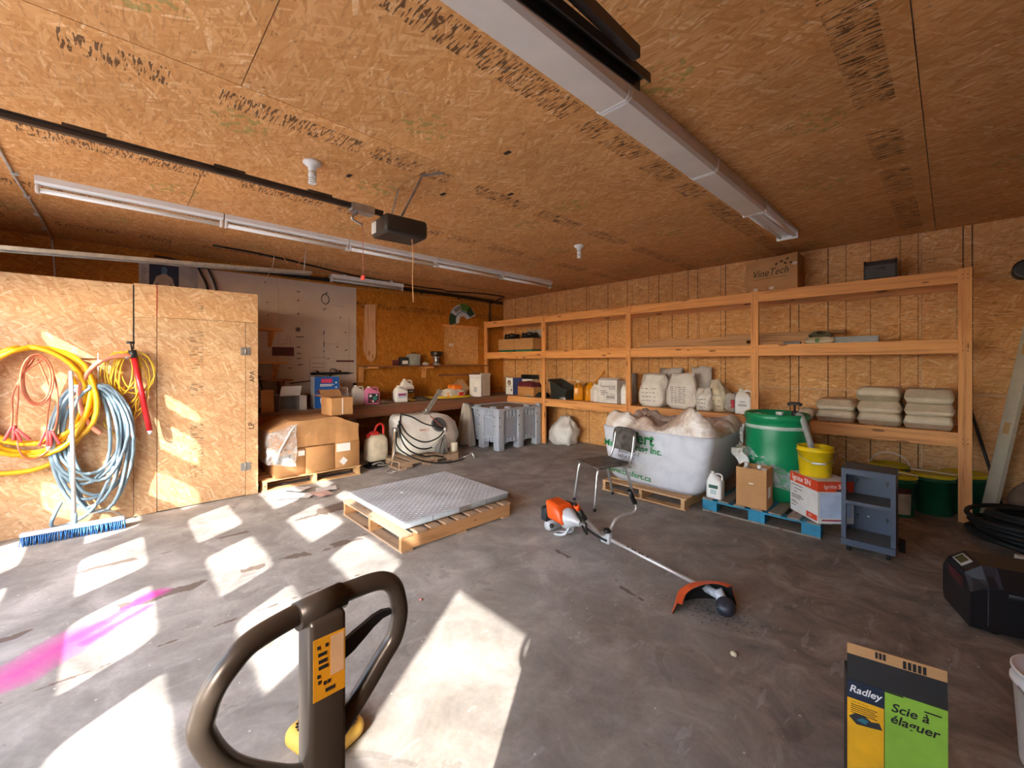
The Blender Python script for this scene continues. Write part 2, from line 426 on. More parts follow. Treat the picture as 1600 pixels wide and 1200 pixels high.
M['ink'] = plain('black_ink', '#1c1714', 0.8, 0, 0.02)
M['white'] = plain('white_plastic', '#e6e4df', 0.4, 0, 0.04)
M['enamel'] = plain('white_enamel', '#e4e4e2', 0.3, 0, 0.03)
M['door_paint'] = plain('door_paint', '#cfcdc8', 0.5, 0, 0.05)
M['white_ink'] = plain('white_ink', '#e8e6e0', 0.7, 0, 0.02)

# ------------------------------------------------------------------ floor, ground outside, ceiling, walls
struct('floor', MB().box(XL-.1, XR+.1, YF-.1, YB+.1, -0.15, 0.0), M['concrete'])
g = struct('driveway', MB().box(-40, 36, -42, YF-.1, -0.2, -0.03), M['drive'])

ceiling = struct('ceiling', MB().box(XL-.1, XR+.1, YF-.1, YB+.1, ZC+0.015, ZC+0.2), M['drive'])
def sheets(parent, mat, us, ws, make, name='osb_panel', gap=0.0025):
    for i in range(len(us)-1):
        w_list = ws(i) if callable(ws) else ws
        for j in range(len(w_list)-1):
            a0, a1, b0, b1 = us[i]+gap, us[i+1]-gap, w_list[j]+gap, w_list[j+1]-gap
            mb = MB(); make(mb, a0, a1, b0, b1, random.uniform(0, 0.003)); mb.build(name, mat, parent)
cxs = [XL] + [x for x in (-0.11-1.22*k for k in range(5, -3, -1)) if XL+.3 < x < XR-.2] + [XR]
def crow(i):
    y0 = YF + (0.0 if i % 2 else -1.22) + 0.75; ys = [YF]
    y = y0
    while y < YB-.2:
        if y > YF+.2: ys.append(y)
        y += 2.44
    return ys + [YB]
sheets(ceiling, M['ceiling'], cxs, crow, lambda mb,a0,a1,b0,b1,e: mb.box(a0,a1,b0,b1,ZC-e,ZC+0.012), 'ceiling_panel')

wall_back = struct('wall_back', MB().box(XL-.1, XR+.1, YB+0.012, YB+0.2, 0, ZC+.1), M['drive'])
wx = [XL, -5.1, -2.66, -0.22, 2.22, XR]
sheets(wall_back, M['wall'], wx, [0.0, 1.195, 2.405, ZC], lambda mb,a0,a1,b0,b1,e: mb.box(a0,a1,YB-e,YB+0.011,b0,b1))

wall_left = struct('wall_left', MB().box(XL-.2, XL-0.012, YF-.1, YB+.1, 0, ZC+.1), M['drive'])
sheets(wall_left, M['amber_dark'], [YF, 0.8], [0, 1.2, ZC], lambda mb,a0,a1,b0,b1,e: mb.box(XL-.011,XL+e,a0,a1,b0,b1))
sheets(wall_left, M['amber'], [3.03, 5.47, YB], [0.0, 0.4, 2.84, ZC], lambda mb,a0,a1,b0,b1,e: mb.box(XL-.011,XL+e,a0,a1,b0,b1))
MB().box(XL-.011, XL+.002, 0.803, 3.027, 2.843, ZC-.002).build('osb_panel', M['amber'], wall_left)
# white tool board: two painted sheets with painted outlines and hooks
for a, b in ((0.803, 1.80), (1.803, 3.027)):
    MB().box(XL-.011, XL+.004, a, b, 0.4, 2.84).build('white_board', M['white_paint'], wall_left)
MB().box(XL-.011, XL+.002, 0.803, 3.027, 0, 0.397).build('osb_panel', M['amber'], wall_left)

wall_right = struct('wall_right', MB().box(XR, XR+.15, YF-.1, YB+.1, 0, ZC+.1), M['amber_dark'])

# front wall with the garage door and a glazed side door, both behind the camera
GX0, GX1, GZ = -5.25, -0.75, 2.70       # garage door opening
DX0, DX1, DZ = -0.32, 0.64, 2.55        # side door opening
wf = MB()
wf.box(XL-.1, GX0, YF-.15, YF, 0, ZC+.1).box(GX1, DX0, YF-.15, YF, 0, ZC+.1).box(DX1, XR+.1, YF-.15, YF, 0, ZC+.1)
wf.box(GX0, GX1, YF-.15, YF, GZ, ZC+.1).box(DX0, DX1, YF-.15, YF, DZ, ZC+.1)
wall_front = struct('wall_front', wf, M['pale_x'])

def holed_panel(mb, x0, x1, z0, z1, y0, y1, holes, r):
    """a board in the xz plane with round-cornered window holes in a row"""
    hz0, hz1 = holes[0][2], holes[0][3]
    mb.box(x0, x1, y0, y1, z0, hz0).box(x0, x1, y0, y1, hz1, z1)
    xs = [x0] + [v for h in holes for v in h[:2]] + [x1]
    for k in range(0, len(xs), 2): mb.box(xs[k], xs[k+1], y0, y1, hz0, hz1)
    for a, b, c, d in holes:
        for cx, cz, sx, sz in ((a,c,1,1),(b,c,-1,1),(b,d,-1,-1),(a,d,1,-1)):
            pts = [(cx,cz)] + [(cx+sx*r*(1-math.sin(t)), cz+sz*r*(1-math.cos(t))) for t in [PI/2*k/5 for k in range(6)]]
            if sx*sz < 0: pts = pts[::-1]
            mb.prism(pts, 'y', y0, y1)
door_1 = bpy.data.objects.new('door_1', None); COL.objects.link(door_1); door_1['kind'] = 'structure'
cols = [(-4.95, -4.17), (-3.84, -3.07), (-2.73, -1.96), (-1.61, -0.84)]
rows = [(0.012, 0.815, 0.40, 0.70), (0.82, 1.335, 0.92, 1.225), (1.34, 1.855, 1.44, 1.74), (1.86, 2.375, 1.96, 2.27), (2.38, 2.73, 2.42, 2.57)]
for z0, z1, h0, h1 in rows:
    mb = MB(); holed_panel(mb, GX0-.03, GX1+.03, z0, z1, YF+.012, YF+.05, [(a, b, h0, h1) for a, b in cols], 0.07)
    mb.build('door_section', M['door_paint'], door_1)
door_2 = bpy.data.objects.new('door_2', None); COL.objects.link(door_2); door_2['kind'] = 'structure'
mb = MB(); holed_panel(mb, DX0-.02, DX1+.02, 0.012, DZ+.02, YF+.008, YF+.05, [(-0.21, 0.50, 1.58, 2.33)], 0.012)
mb.build('door_leaf', M['door_paint'], door_2)
# ------------------------------------------------------------------ storage closet on the left
XC = -5.585
cl = thing('storage_closet', 'pale strand board closet with one hinged door, hoses and cords hung on its front', 'closet', (XC, 0, 0))
def onc(name, mat, *boxes, parent=cl):
    mb = MB()
    for b in boxes: mb.box(*b)
    return mb.build(name, mat, parent, (XC, 0, 0))
onc('front_panel', M['pale'], (XC-.018, XC, YF+.01, .116, .004, 2.31))
for z0, z1 in ((.004, 1.62), (1.623, 1.785), (1.788, 1.985), (1.988, 2.325)):
    onc('filler_panel', M['pale'], (XC-.018, XC+random.uniform(0,.002), .1195, .291, z0, z1))
onc('header_panel', M['pale'], (XC-.018, XC, .294, 1.196, 1.998, 2.33))
onc('jamb_panel', M['pale'], (XC-.018, XC+.001, 1.071, 1.196, .004, 1.994))
onc('end_panel', M['pale_x'], (XL+.01, XC-.019, 1.178, 1.196, .004, 2.33))
onc('top_panel', M['pale'], (XL+.01, XC-.019, YF+.01, 1.176, 2.28, 2.298))
cd = onc('door', M['pale'], (XC-.018, XC+.003, .297, 1.067, .012, 1.994))
for z in (1.663, .337):
    mb = MB().box(XC+.003, XC+.006, 1.022, 1.066, z-.045, z+.045).box(XC+.003, XC+.006, 1.073, 1.12, z-.045, z+.045)
    mb.cyl((XC+.008, 1.0695, z-.046), (XC+.008, 1.0695, z+.046), .006, seg=8)
    for dy in (1.032, 1.052, 1.085, 1.108):
        for dz in (-.03, 0, .03): mb.cyl((XC+.006, dy, z+dz), (XC+.0075, dy, z+dz), .005, seg=6)
    mb.build('hinge', M['steel'], cd, (XC, 0, 0))
onc('batten', M['pale'], (XC, XC+.018, -1.35, .215, 1.575, 1.645))
mb = MB()
for y, z in ((-.55,1.625),(-.52,1.6),(-.33,1.62),(-.27,1.6),(-.08,1.62),(.03,1.615),(.1,1.62),(-.72,1.62)):
    mb.cyl((XC, y, z), (XC+.06, y, z+.012), .003, seg=6)
o = mb.build('nails', M['steel'], cl, (XC,0,0)); o['kind'] = 'stuff'
mb = MB().box(XC+.002, XC+.004, .1, .112, .9, 1.0)
# dark caulk line beside the filler strip and the red crayon line above the door
onc('caulk_line', M['ink'], (XC, XC+.0025, .112, .123, 1.67, 2.305))
onc('crayon_line', plain('red_crayon', '#b9442c', .8), (XC, XC+.003, .29, .297, 2.01, 2.32))
for b, y, z, s in (('APA', 1.14, 1.37, .07), ('LP', 1.13, .80, .08)):
    text(b, s, M['ink'], cl, Matrix.Translation((.0035, y, z)) @ Matrix.Rotation(PI/2,4,'Z') @ Matrix.Rotation(PI/2,4,'X') @ Matrix.Rotation(PI/2,4,'Z'))

# ------------------------------------------------------------------ long shelving unit along the back wall
YS = 5.92
su = thing('shelving_unit', 'long lumber shelving unit with three tiers along the back wall', 'shelves', (-3.5, YS, 0))
O = (-3.5, YS, 0)
PX = [-7.05, -5.335, -3.52, -1.715, 0.097]
PW = [.045, .042, .042, .042, .046]
for i, (x, w) in enumerate(zip(PX, PW)):
    MB().box(x-w, x+w, YS-.04, YS, .862 if i == 0 else 0, 2.44).build('post', M['lum_z'], su, O)
for i in range(4):
    xa, xb = PX[i]+PW[i]+.001, PX[i+1]-PW[i+1]-.001
    for k, (z0, z1) in enumerate(((.715, .853), (1.62, 1.757), (2.30, 2.428))):
        x0 = -6.34 if (i == 0 and k == 0) else xa
        MB().box(x0, xb, YS-.036, YS+.002, z0, z1).build('beam', M['lum_x'], su, O)
        x0 = -6.34 if (i == 0 and k == 0) else PX[i]
        MB().box(x0+.002, PX[i+1]-.002, YS+.004, YB-.04, z1-.022, z1).build('deck_board', M['wall'], su, O)
        MB().box(x0+.002, PX[i+1]-.002, YB-.04, YB-.004, z0, z1).build('ledger', M['lum_x'], su, O)
mb = MB()
for x, w in zip(PX[1:], PW[1:]):
    for z in (2.38, 2.34, 1.72, 1.65, .8, .75):
        for dx in (-.015, .018): mb.cyl((x+dx, YS-.0415, z+random.uniform(-.01,.01)), (x+dx, YS-.039, z), .004, seg=6)
mb.build('screws', M['ink'], su, O)['kind'] = 'stuff'

# ------------------------------------------------------------------ workbench and wall shelf on the left wall
M['bench'] = lumber('reddish_bench_wood', 'y', '#8a5a43', '#6b4030', False)
M['bench_top'] = lumber('worn_bench_top', 'y', '#7d5a45', '#5a3b2b', False)
M['brown_ply'] = lumber('brown_plywood', 'z', '#a8683f', '#8a5230', False)
wb = thing('workbench', 'reddish brown wooden workbench running along the left wall into the corner', 'workbench', (-6.7, 3.5, 0))
O = (-6.7, 3.5, 0)
MB().box(XL+.006, -6.34, 2.36, YB-.004, .81, .86).build('bench_top', M['bench_top'], wb, O)
MB().box(-6.385, -6.345, 2.36, 5.875, .665, .808).build('apron', M['bench'], wb, O)
for y in (2.5, 3.9, 5.4):
    MB().box(-6.48, -6.39, y-.045, y+.045, 0, .808).build('leg', M['bench'], wb, O)
for y in (2.5, 4.0, 5.4):
    MB().box(XL+.008, -6.49, y-.02, y+.02, .67, .808).build('joist', M['bench'], wb, O)
MB().box(XL+.006, -6.34, 1.2, 2.355, .81, .858).build('bench_top', M['bench_top'], wb, O)
MB().box(-6.38, -6.345, 1.2, 2.355, .0, .808).build('front_board', M['brown_ply'], wb, O)
MB().box(-7.1, -6.385, 2.325, 2.355, .0, .808).build('end_board', M['brown_ply'], wb, O)
ws = thing('wall_shelf', 'narrow wooden shelf on blocks above the workbench', 'shelf', (XL+.12, 4.5, 1.46))
O = (XL+.12, 4.5, 1.46)
MB().box(XL+.006, XL+.26, 3.06, 5.87, 1.462, 1.484).build('shelf_board', M['bench'], ws, O)
for y in (3.09, 4.36): MB().box(XL+.006, XL+.045, y-.03, y+.05, 1.19 if y < 4 else 1.24, 1.46).build('bracket_post', M['lum_z'], ws, O)
for y in (3.16, 4.30): MB().box(XL+.046, XL+.24, y-.04, y+.16, 1.43, 1.46).build('bracket_arm', M['lum_x'], ws, O)
single('wall_cleat', MB().box(XL+.004, XL+.035, 4.72, 5.6, 1.26, 1.3), M['bench'], 'thin reddish cleat screwed to the wall between the bench and wall shelf', 'cleat', (XL, 5.1, 1.26))
# two small bracket shelves beside the closet
for k, (z, lab) in enumerate(((2.02, 'upper short bracket shelf beside the closet on the white board'), (1.53, 'middle short bracket shelf beside the closet on the white board'), (1.27, 'lowest dark bracket shelf beside the closet above the grey carton'))):
    y1 = (1.80, 1.86, 1.93)[k]; m = M['lum_y'] if k < 2 else M['bench']
    t = thing('bracket_shelf', lab, 'shelf', (XL+.2, 1.55, z), 0)
    O = (XL+.2, 1.55, z)
    MB().box(XL+.006, XL+.30, 1.22, y1, z-.012, z+.012).build('shelf_board', m, t, O)
    for y in (1.34, y1-.12):
        mb = MB(); mb.box(XL+.006, XL+.03, y-.02, y+.02, z-.25, z-.013)
        mb.add([(XL+.03,y-.015,z-.25),(XL+.055,y-.015,z-.25),(XL+.28,y-.015,z-.014),(XL+.25,y-.015,z-.014),(XL+.03,y+.015,z-.25),(XL+.055,y+.015,z-.25),(XL+.28,y+.015,z-.014),(XL+.25,y+.015,z-.014)],
               [(0,1,2,3),(7,6,5,4),(0,4,5,1),(1,5,6,2),(2,6,7,3),(3,7,4,0)])
        mb.build('bracket', m, t, O)

# painted outlines and hooks on the white tool board
M['maroon'] = plain('maroon_paint', '#5e2f2b', .6)
XW = XL+.0045
def on_board(name, mb, mat): return mb.build(name, mat, wall_left)
on_board('painted_block', MB().box(XW, XW+.002, 1.715, 2.025, 1.64, 1.775), M['maroon'])
on_board('painted_strip', MB().box(XW, XW+.002, 2.68, 2.985, 1.545, 1.575), M['maroon'])
on_board('hanging_ring', MB().tube([(XL+.014, 2.50+.062*math.cos(a), 2.585+.082*math.sin(a)) for a in [2*PI*k/20 for k in range(20)]], .006, 6, closed=True).cyl((XW, 2.50, 2.67), (XL+.03, 2.53, 2.70), .006, seg=6), M['ink'])
on_board('painted_dot', MB().cyl((XW, 2.085, 2.06), (XW+.002, 2.085, 2.06), .035, seg=16), plain('grey_dot', '#6d6260', .7))
mb = MB()
for y, z, l, a in ((2.09,2.66,.04,0),(2.085,2.52,.035,1.4),(2.085,2.31,.04,.6),(2.11,1.945,.11,.05),(2.09,1.78,.05,-.1),(2.10,1.68,.06,.0),(2.10,1.60,.06,.1),(2.49,2.42,.05,.7),(2.48,2.03,.06,1.5),(2.48,1.84,.08,1.55),(2.48,1.72,.03,1.5),(2.70,1.80,.03,.5),(2.85,1.75,.05,.6),(2.84,2.05,.03,.6),(2.75,2.30,.03,1.4),(1.62,2.75,.03,1.4),(1.65,2.45,.02,0),(1.66,2.25,.02,1.5),(2.55,1.6,.03,.2),(2.12,1.50,.07,.1),(1.97,1.45,.05,.1)):
    c, s = math.cos(a)*l/2, math.sin(a)*l/2
    mb.cyl((XW+.004, y-c, z-s), (XW+.004, y+c, z+s), .006, seg=6)
on_board('tool_hooks', mb, M['ink'])['kind'] = 'stuff'
mb = MB()
def line(y0, z0, y1, z1, w=.003):
    d = Vector((0, y1-y0, z1-z0)).normalized(); n = Vector((0, -d.z, d.y))*w/2
    a, b = Vector((XW+.001, y0, z0)), Vector((XW+.001, y1, z1))
    mb.add([a-n, b-n, b+n, a+n], [(0,1,2,3)])
for q in ((1.83,1.775,1.83,1.82),(1.83,1.82,1.92,1.825),(1.92,1.825,1.92,1.95),(1.92,1.95,1.97,1.95),(1.97,1.95,1.97,1.775),(2.26,1.27,2.26,1.62),(2.26,1.62,2.52,1.62),(2.52,1.62,2.52,1.27),(2.52,1.85,2.72,1.85),(2.48,2.0,2.48,1.2),(2.9,1.3,2.9,2.3),(1.66,2.28,2.0,2.28),(2.62,2.5,2.8,2.49)):
    line(*q)
for k, z in enumerate((1.52, 1.46, 1.40)):
    for j in range(7):
        y = 2.30 + j*.028; line(y, z+random.uniform(-.01,.01), y+.022, z+random.uniform(-.012,.012), .007)
on_board('pencil_outlines', mb, M['ink'])
t = thing('caulking_gun', 'long black caulking gun hung level on the white tool board', 'tool', (XL+.03, 2.6, 1.365))
O = (XL+.03, 2.6, 1.365)
MB().box(XL+.012, XL+.06, 2.27, 2.86, 1.335, 1.375).cyl((XL+.036,2.86,1.355),(XL+.036,2.97,1.355),.02,.004,8).build('barrel', M['black'], t, O)
MB().tube([(XL+.036,2.58,1.335),(XL+.036,2.55,1.27),(XL+.036,2.53,1.24)], .012, 8).tube([(XL+.036,2.56,1.38),(XL+.036,2.59,1.43),(XL+.036,2.66,1.42),(XL+.036,2.67,1.38)], .007, 6, smooth=4).build('handle', M['black'], t, O)
MB().cyl((XL+.036,2.37,1.375),(XL+.036,2.37,1.40),.02,seg=10).cyl((XL+.036,2.74,1.375),(XL+.036,2.74,1.40),.016,seg=10).build('knobs', plain('dull_red', '#6b2a26', .6), t, O)['kind'] = 'stuff'
single('wall_outlet', MB().bbox(XL+.006, XL+.03, 2.96, 3.03, 1.07, 1.18, .008), M['black'], 'small black outlet box at the edge of the white tool board', 'outlet', (XL+.02, 3.0, 1.07))
single('thin_rod', MB().tube([(XL+.03,1.95,1.21),(XL+.03,2.35,1.25)], .007, 6).tube([(XL+.03,2.35,1.25),(XL+.03,2.36,1.21)], .006, 6), M['black'], 'thin dark bent rod hung low on the white tool board', 'rod', (XL+.03, 2.1, 1.2))
t = thing('grease_gun', 'dark upright hand pump standing beside the closet on the bench', 'pump', (-6.5, 1.36, .862))
O = (-6.5, 1.36, .862)
MB().lathe([(.035,0),(.045,.02),(.045,.35),(.03,.38),(.018,.40),(.018,.47)], (-6.5,1.36,.862), 12).build('barrel', M['black'], t, O)
MB().tube([(-6.5,1.36,1.33),(-6.46,1.38,1.36),(-6.42,1.42,1.2),(-6.40,1.43,1.0),(-6.42,1.46,.89)], .009, 6, smooth=4).build('hose', M['black_soft'], t, O)
MB().box(-6.51,-6.49,1.30,1.44,1.33,1.345).build('handle', M['dark_steel'], t, O)

# wall things above the bench
M['grey_wood'] = lumber('weathered_wood', 'z', '#cf9f78', '#9d6c4c')
pl = [(3.17,2.56),(3.37,2.58),(3.37,1.9),(3.385,1.85),(3.38,1.72),(3.36,1.62),(3.29,1.54),(3.22,1.60),(3.155,1.75),(3.15,1.9),(3.165,2.1)]
single('wooden_paddle', MB().prism([(y, z) for y, z in pl], 'x', XL+.004, XL+.03), M['grey_wood'], 'weathered wooden paddle board hung on the amber wall', 'board', (XL, 3.27, 1.6))
hs = thing('wall_hatch', 'square strand board hatch with small white tag near the corner', 'hatch', (XL+.01, 5.28, 1.49))
MB().box(XL+.004, XL+.02, 4.85, 5.73, 1.5, 2.27).build('hatch_board', osb('hatch_board', 'yz', 'wall', 1.5), hs, (XL+.01, 5.28, 1.49))
MB().box(XL+.004, XL+.026, 4.82, 5.75, 2.275, 2.32).build('top_strip', M['lum_y'], hs, (XL+.01, 5.28, 1.49))
MB().box(XL+.0205, XL+.0225, 4.97, 5.07, 1.88, 1.93).build('tag', M['white'], hs, (XL+.01, 5.28, 1.49))
text('K3', .045, M['ink'], hs, face_posX(.0165, -.26, .415))
# landscape hand fan
fan = thing('hand_fan', 'open paper fan with a green landscape pinned high on the wall', 'fan', (XL+.01, 5.30, 2.4))
O = (XL+.01, 5.30, 2.4)
def sector(a0, a1, r0, r1, x, n=10):
    c = (5.33, 2.415); mb = MB(); vs = []
    for k in range(n+1):
        a = a0+(a1-a0)*k/n
        for r in (r0, r1): vs.append((x, c[0]-r*math.cos(a), c[1]+r*math.sin(a)))
    return mb.add(vs, [(2*k, 2*k+1, 2*k+3, 2*k+2) for k in range(n)])
a0, a1 = -.35, 2.72
mb = MB()
for k in range(18):
    s = sector(a0+(a1-a0)*k/18, a0+(a1-a0)*(k+1)/18, .1, .36, XL+.012+.006*(k%2), 1)
    mb.join(s)
mb.build('paper_leaf', plain('fan_paper', '#cfd6dc', .7, 0, .08), fan, O, fix=False)
for q, c in (((-.3, .45, .2, .36), '#2e4a2c'), ((1.35, 2.2, .22, .37), '#5d8a34'), ((2.0, 2.65, .2, .35), '#2f5138'), ((.7, 1.3, .24, .33), '#8c8a86'), ((-.25, 2.6, .19, .215), '#5f7fae'), ((1.25, 1.5, .3, .37), '#a8b65a')):
    sector(*q[:2], q[2], q[3], XL+.021, 8).build('painted_patch', plain('fan_paint', c, .8), fan, O, fix=False)
# poster above the closet
po = thing('poster', 'poster of a bare torsoed person posing on a dark blue ground, above the closet', 'poster', (XL+.01, .5, 2.3))
O = (XL+.01, .5, 2.3)
MB().box(XL+.004, XL+.006, .2, .80, 2.2, 2.83).build('paper', plain('poster_paper', '#b9b4b4', .6), po, O)
MB().box(XL+.0063, XL+.0075, .30, .60, 2.3, 2.82).build('blue_ground', plain('poster_blue', '#27344f', .5), po, O)
skin = plain('poster_skin', '#b9a59c', .6)
body = [(.405,2.3),(.40,2.5),(.385,2.58),(.345,2.52),(.36,2.42),(.345,2.41),(.325,2.52),(.37,2.66),(.42,2.69),(.43,2.74),(.47,2.74),(.48,2.69),(.53,2.66),(.565,2.53),(.54,2.44),(.52,2.45),(.54,2.53),(.515,2.58),(.50,2.5),(.50,2.3)]
MB().prism(body, 'x', XL+.0078, XL+.0085).build('printed_figure', skin, po, O)
MB().prism([(.425,2.70),(.475,2.70),(.482,2.77),(.45,2.80),(.418,2.77)], 'x', XL+.0086, XL+.0092).build('printed_cap', plain('poster_cap', '#4f7ea8', .6), po, O)
mb = MB()
for z in [2.78-.022*k for k in range(18)]: mb.box(XL+.0063, XL+.0068, .22, .28-random.uniform(0,.03), z, z+.008)
mb.build('printed_lines', plain('poster_text', '#85807f', .8), po, O)
# ------------------------------------------------------------------ lamps and fittings under the ceiling
M['tube_glass'] = plain('lamp_tube', '#f2f2ee', .25, 0, .02)
M['lens'] = plain('frosted_lens', '#d9d2cb', .4, 0, .04, 5)
# row of narrow strip lights
ys = [-.47, .755, 1.98, 3.20, 4.42, 5.60]
names = ['strip light nearest the garage door in the left row, with a bare tube', 'second strip light from the garage door in the left row', 'third strip light from the garage door, middle of the left row', 'fourth strip light from the garage door in the left row', 'strip light at the far end of the left row, by the corner']
for k in range(5):
    x = -4.9; y0, y1 = ys[k]+.006, ys[k+1]-.006
    t = thing('strip_light', 'narrow white ' + names[k], 'light', (x, (y0+y1)/2, ZC), 0, 'narrow strip lights on the ceiling')
    O = (x, (y0+y1)/2, ZC)
    mb = MB().box(x-.05, x+.05, y0, y1, ZC-.045, ZC-.001)
    mb.add([(x-.05,y0,ZC-.045),(x+.05,y0,ZC-.045),(x+.022,y0,ZC-.062),(x-.022,y0,ZC-.062),(x-.05,y1,ZC-.045),(x+.05,y1,ZC-.045),(x+.022,y1,ZC-.062),(x-.022,y1,ZC-.062)], [(0,4,7,3),(3,7,6,2),(2,6,5,1),(0,3,2,1),(4,5,6,7)])
    mb.build('housing', M['enamel'], t, O)
    for y in (y0+.012, y1-.012): MB().bbox(x-.03, x+.03, y-.012, y+.012, ZC-.125, ZC-.06, .008).build('lamp_holder', M['white'], t, O)
    for dx in ((-.018, .018) if k else (0,)):
        MB().cyl((x+dx, y0+.025, ZC-.1), (x+dx, y1-.025, ZC-.1), .016 if k else .02, seg=10).build('tube', M['tube_glass'], t, O)
# shop light over the bench
t = thing('strip_light', 'short grey strip light hung over the workbench by the left wall', 'light', (-6.72, 3.1, ZC))
O = (-6.72, 3.1, ZC); x, y0, y1 = -6.78, 2.46, 3.72
MB().box(x-.05, x+.05, y0, y1, ZC-.10, ZC-.04).box(x-.02, x+.02, y0+.2, y0+.24, ZC-.04, ZC-.001).box(x-.02, x+.02, y1-.24, y1-.2, ZC-.04, ZC-.001).build('housing', M['enamel'], t, O)
for y in (y0+.012, y1-.012): MB().bbox(x-.035, x+.035, y-.012, y+.012, ZC-.16, ZC-.1, .008).build('lamp_holder', M['white'], t, O)
for dx in (-.02, .02): MB().cyl((x+dx, y0+.025, ZC-.13), (x+dx, y1-.025, ZC-.13), .014, seg=10).build('tube', plain('dull_tube', '#c9c6c0', .3), t, O)
# wraparound lights in a row to the right
ys = [-.45, .735, 1.92, 3.09, 4.23, 5.36]
for k in range(5):
    x = -1.235; y0, y1 = ys[k]+.004, ys[k+1]-.004
    lab = ['wide white wraparound light nearest the camera in the right row', 'wide white wraparound light second from the garage door', 'wide white wraparound light in the middle of the right row', 'wide white wraparound light next to the uncovered lamp', 'uncovered white two tube lamp at the end of the right row'][k]
    t = thing('wraparound_light', lab, 'light', (x, (y0+y1)/2, ZC), 0, 'wide lights on the ceiling')
    O = (x, (y0+y1)/2, ZC); w = .105
    if k < 4:
        prof = [(-w, ZC-.002), (w, ZC-.002), (w, ZC-.035), (w*.93, ZC-.075), (w*.75, ZC-.092), (-w*.75, ZC-.092), (-w*.93, ZC-.075), (-w, ZC-.035)]
        MB().prism([(x+a, z) for a, z in prof], 'y', y0+.014, y1-.014).build('lens', M['lens'], t, O)
        for ya, yb in ((y0, y0+.014), (y1-.014, y1)):
            MB().prism([(x+a*1.03, z-(.003 if z < ZC-.05 else 0)) for a, z in prof], 'y', ya, yb).build('end_cap', M['enamel'], t, O)
    else:
        mb = MB().box(x-.1, x+.1, y0, y1, ZC-.03, ZC-.001)
        mb.prism([(x-.04,ZC-.03),(x+.04,ZC-.03),(x+.02,ZC-.06),(x-.02,ZC-.06)], 'y', y0+.02, y1-.02).build('housing', M['enamel'], t, O)
        for ya, yb in ((y0, y0+.02), (y1-.02, y1)): MB().box(x-.1, x+.1, ya, yb, ZC-.095, ZC-.03).build('end_cap', M['enamel'], t, O)
        for dx in (-.065, .065): MB().cyl((x+dx, y0+.02, ZC-.065), (x+dx, y1-.02, ZC-.065), .016, seg=10).build('tube', M['tube_glass'], t, O)
# bulbs in porcelain holders
for k, (x, y) in enumerate(((-3.165, 1.02), (-3.15, 4.13))):
    t = thing('bulb_holder', ('white ceiling bulb holder with spiral bulb beside the door opener', 'white ceiling bulb holder with spiral bulb towards the back wall')[k], 'light bulb', (x, y, ZC), 0, 'bulbs on the ceiling')
    O = (x, y, ZC)
    MB().lathe([(.062,-.002),(.064,-.014),(.05,-.028),(.03,-.036),(.026,-.07),(.0,-.07)][::-1], (x,y,ZC), 20).build('porcelain_base', M['white'], t, O)
    MB().lathe([(.0,-.115),(.026,-.112),(.028,-.09),(.02,-.07),(0.0,-.069)], (x,y,ZC), 14).build('ballast', M['white'], t, O)
    pts = [(x+.022*math.cos(a), y+.022*math.sin(a), ZC-.117-.045*a/(6*PI)) for a in [6*PI*k/48 for k in range(49)]]
    MB().tube(pts, .0065, 6).build('spiral_tube', M['tube_glass'], t, O)
# garage door opener with its rail
t = thing('door_opener', 'black garage door opener hanging at the end of a long dark rail', 'garage door opener', (-3.05, 1.64, 2.5))
O = (-3.05, 1.64, 2.5)
b = MB(); b.bbox(-.14, .14, -.19, .17, -.075, .07, .03, 3)
b.xf(TR(-3.05, 1.66, 2.60, rz=-.06)).build('motor_body', plain('opener_case', '#2b2724', .35), t, O)
MB().bbox(-3.17, -2.93, 1.47, 1.482, 2.54, 2.65, .004).build('front_plate', plain('opener_plate', '#3a3532', .4), t, O)
mb = MB()
for k in range(4): mb.box(-3.165+.02*k, -3.153+.02*k, 1.466, 1.4695, 2.55, 2.64)
mb.build('warning_label', M['white'], t, O)
MB().box(-3.065, -3.035, YF+.08, 1.50, 2.675, 2.705).box(-3.075, -3.025, YF+.08, 1.50, 2.70, 2.708).build('rail', M['dark_steel'], t, O)
for y in (-.2, .42, .95): MB().box(-3.075, -3.025, y, y+.16, 2.708, 2.722).build('rail_clip', M['dark_steel'], t, O)
MB().box(-3.09, -3.01, 1.25, 1.42, 2.655, 2.712).build('trolley', M['steel'], t, O)
MB().tube([(-3.05,1.30,2.655),(-3.05,1.26,2.60),(-3.05,1.34,2.57)], .01, 6, smooth=4).build('trolley_arm', M['steel'], t, O)
def strap(name, p, q, w, parent, O):
    p, q = Vector(p), Vector(q); d = (q-p).normalized(); n = d.cross(Vector((0,0,1))).normalized()*w; u = n.cross(d).normalized()*.002
    mb = MB(); c = [p-n-u, p+n-u, p+n+u, p-n+u, q-n-u, q+n-u, q+n+u, q-n+u]
    mb.add(c, [(0,3,2,1),(4,5,6,7),(0,1,5,4),(1,2,6,5),(2,3,7,6),(3,0,4,7)])
    L = (q-p).length; k = .04
    while k < L-.02:
        for s in (-1, 1):
            c0 = p + d*k + u*1.05*s; mb.cyl(c0, c0+u*.3*s, w*.42, seg=6)
        k += .045
    return mb.build(name, M['steel'], parent, O)
strap('hanger_strap', (-2.93,1.60,2.67), (-2.80,1.70,ZC-.02), .016, t, O)
strap('hanger_strap', (-2.80,1.70,ZC-.012), (-2.66,1.80,ZC-.004), .016, t, O)
strap('hanger_strap', (-3.17,1.62,2.67), (-3.17,1.70,ZC-.003), .016, t, O)
MB().tube([(-3.05,1.34,2.60),(-3.05,1.345,2.4),(-3.05,1.345,2.19)], .0025, 5).build('pull_cord', plain('red_cord', '#b5756a', .8), t, O)
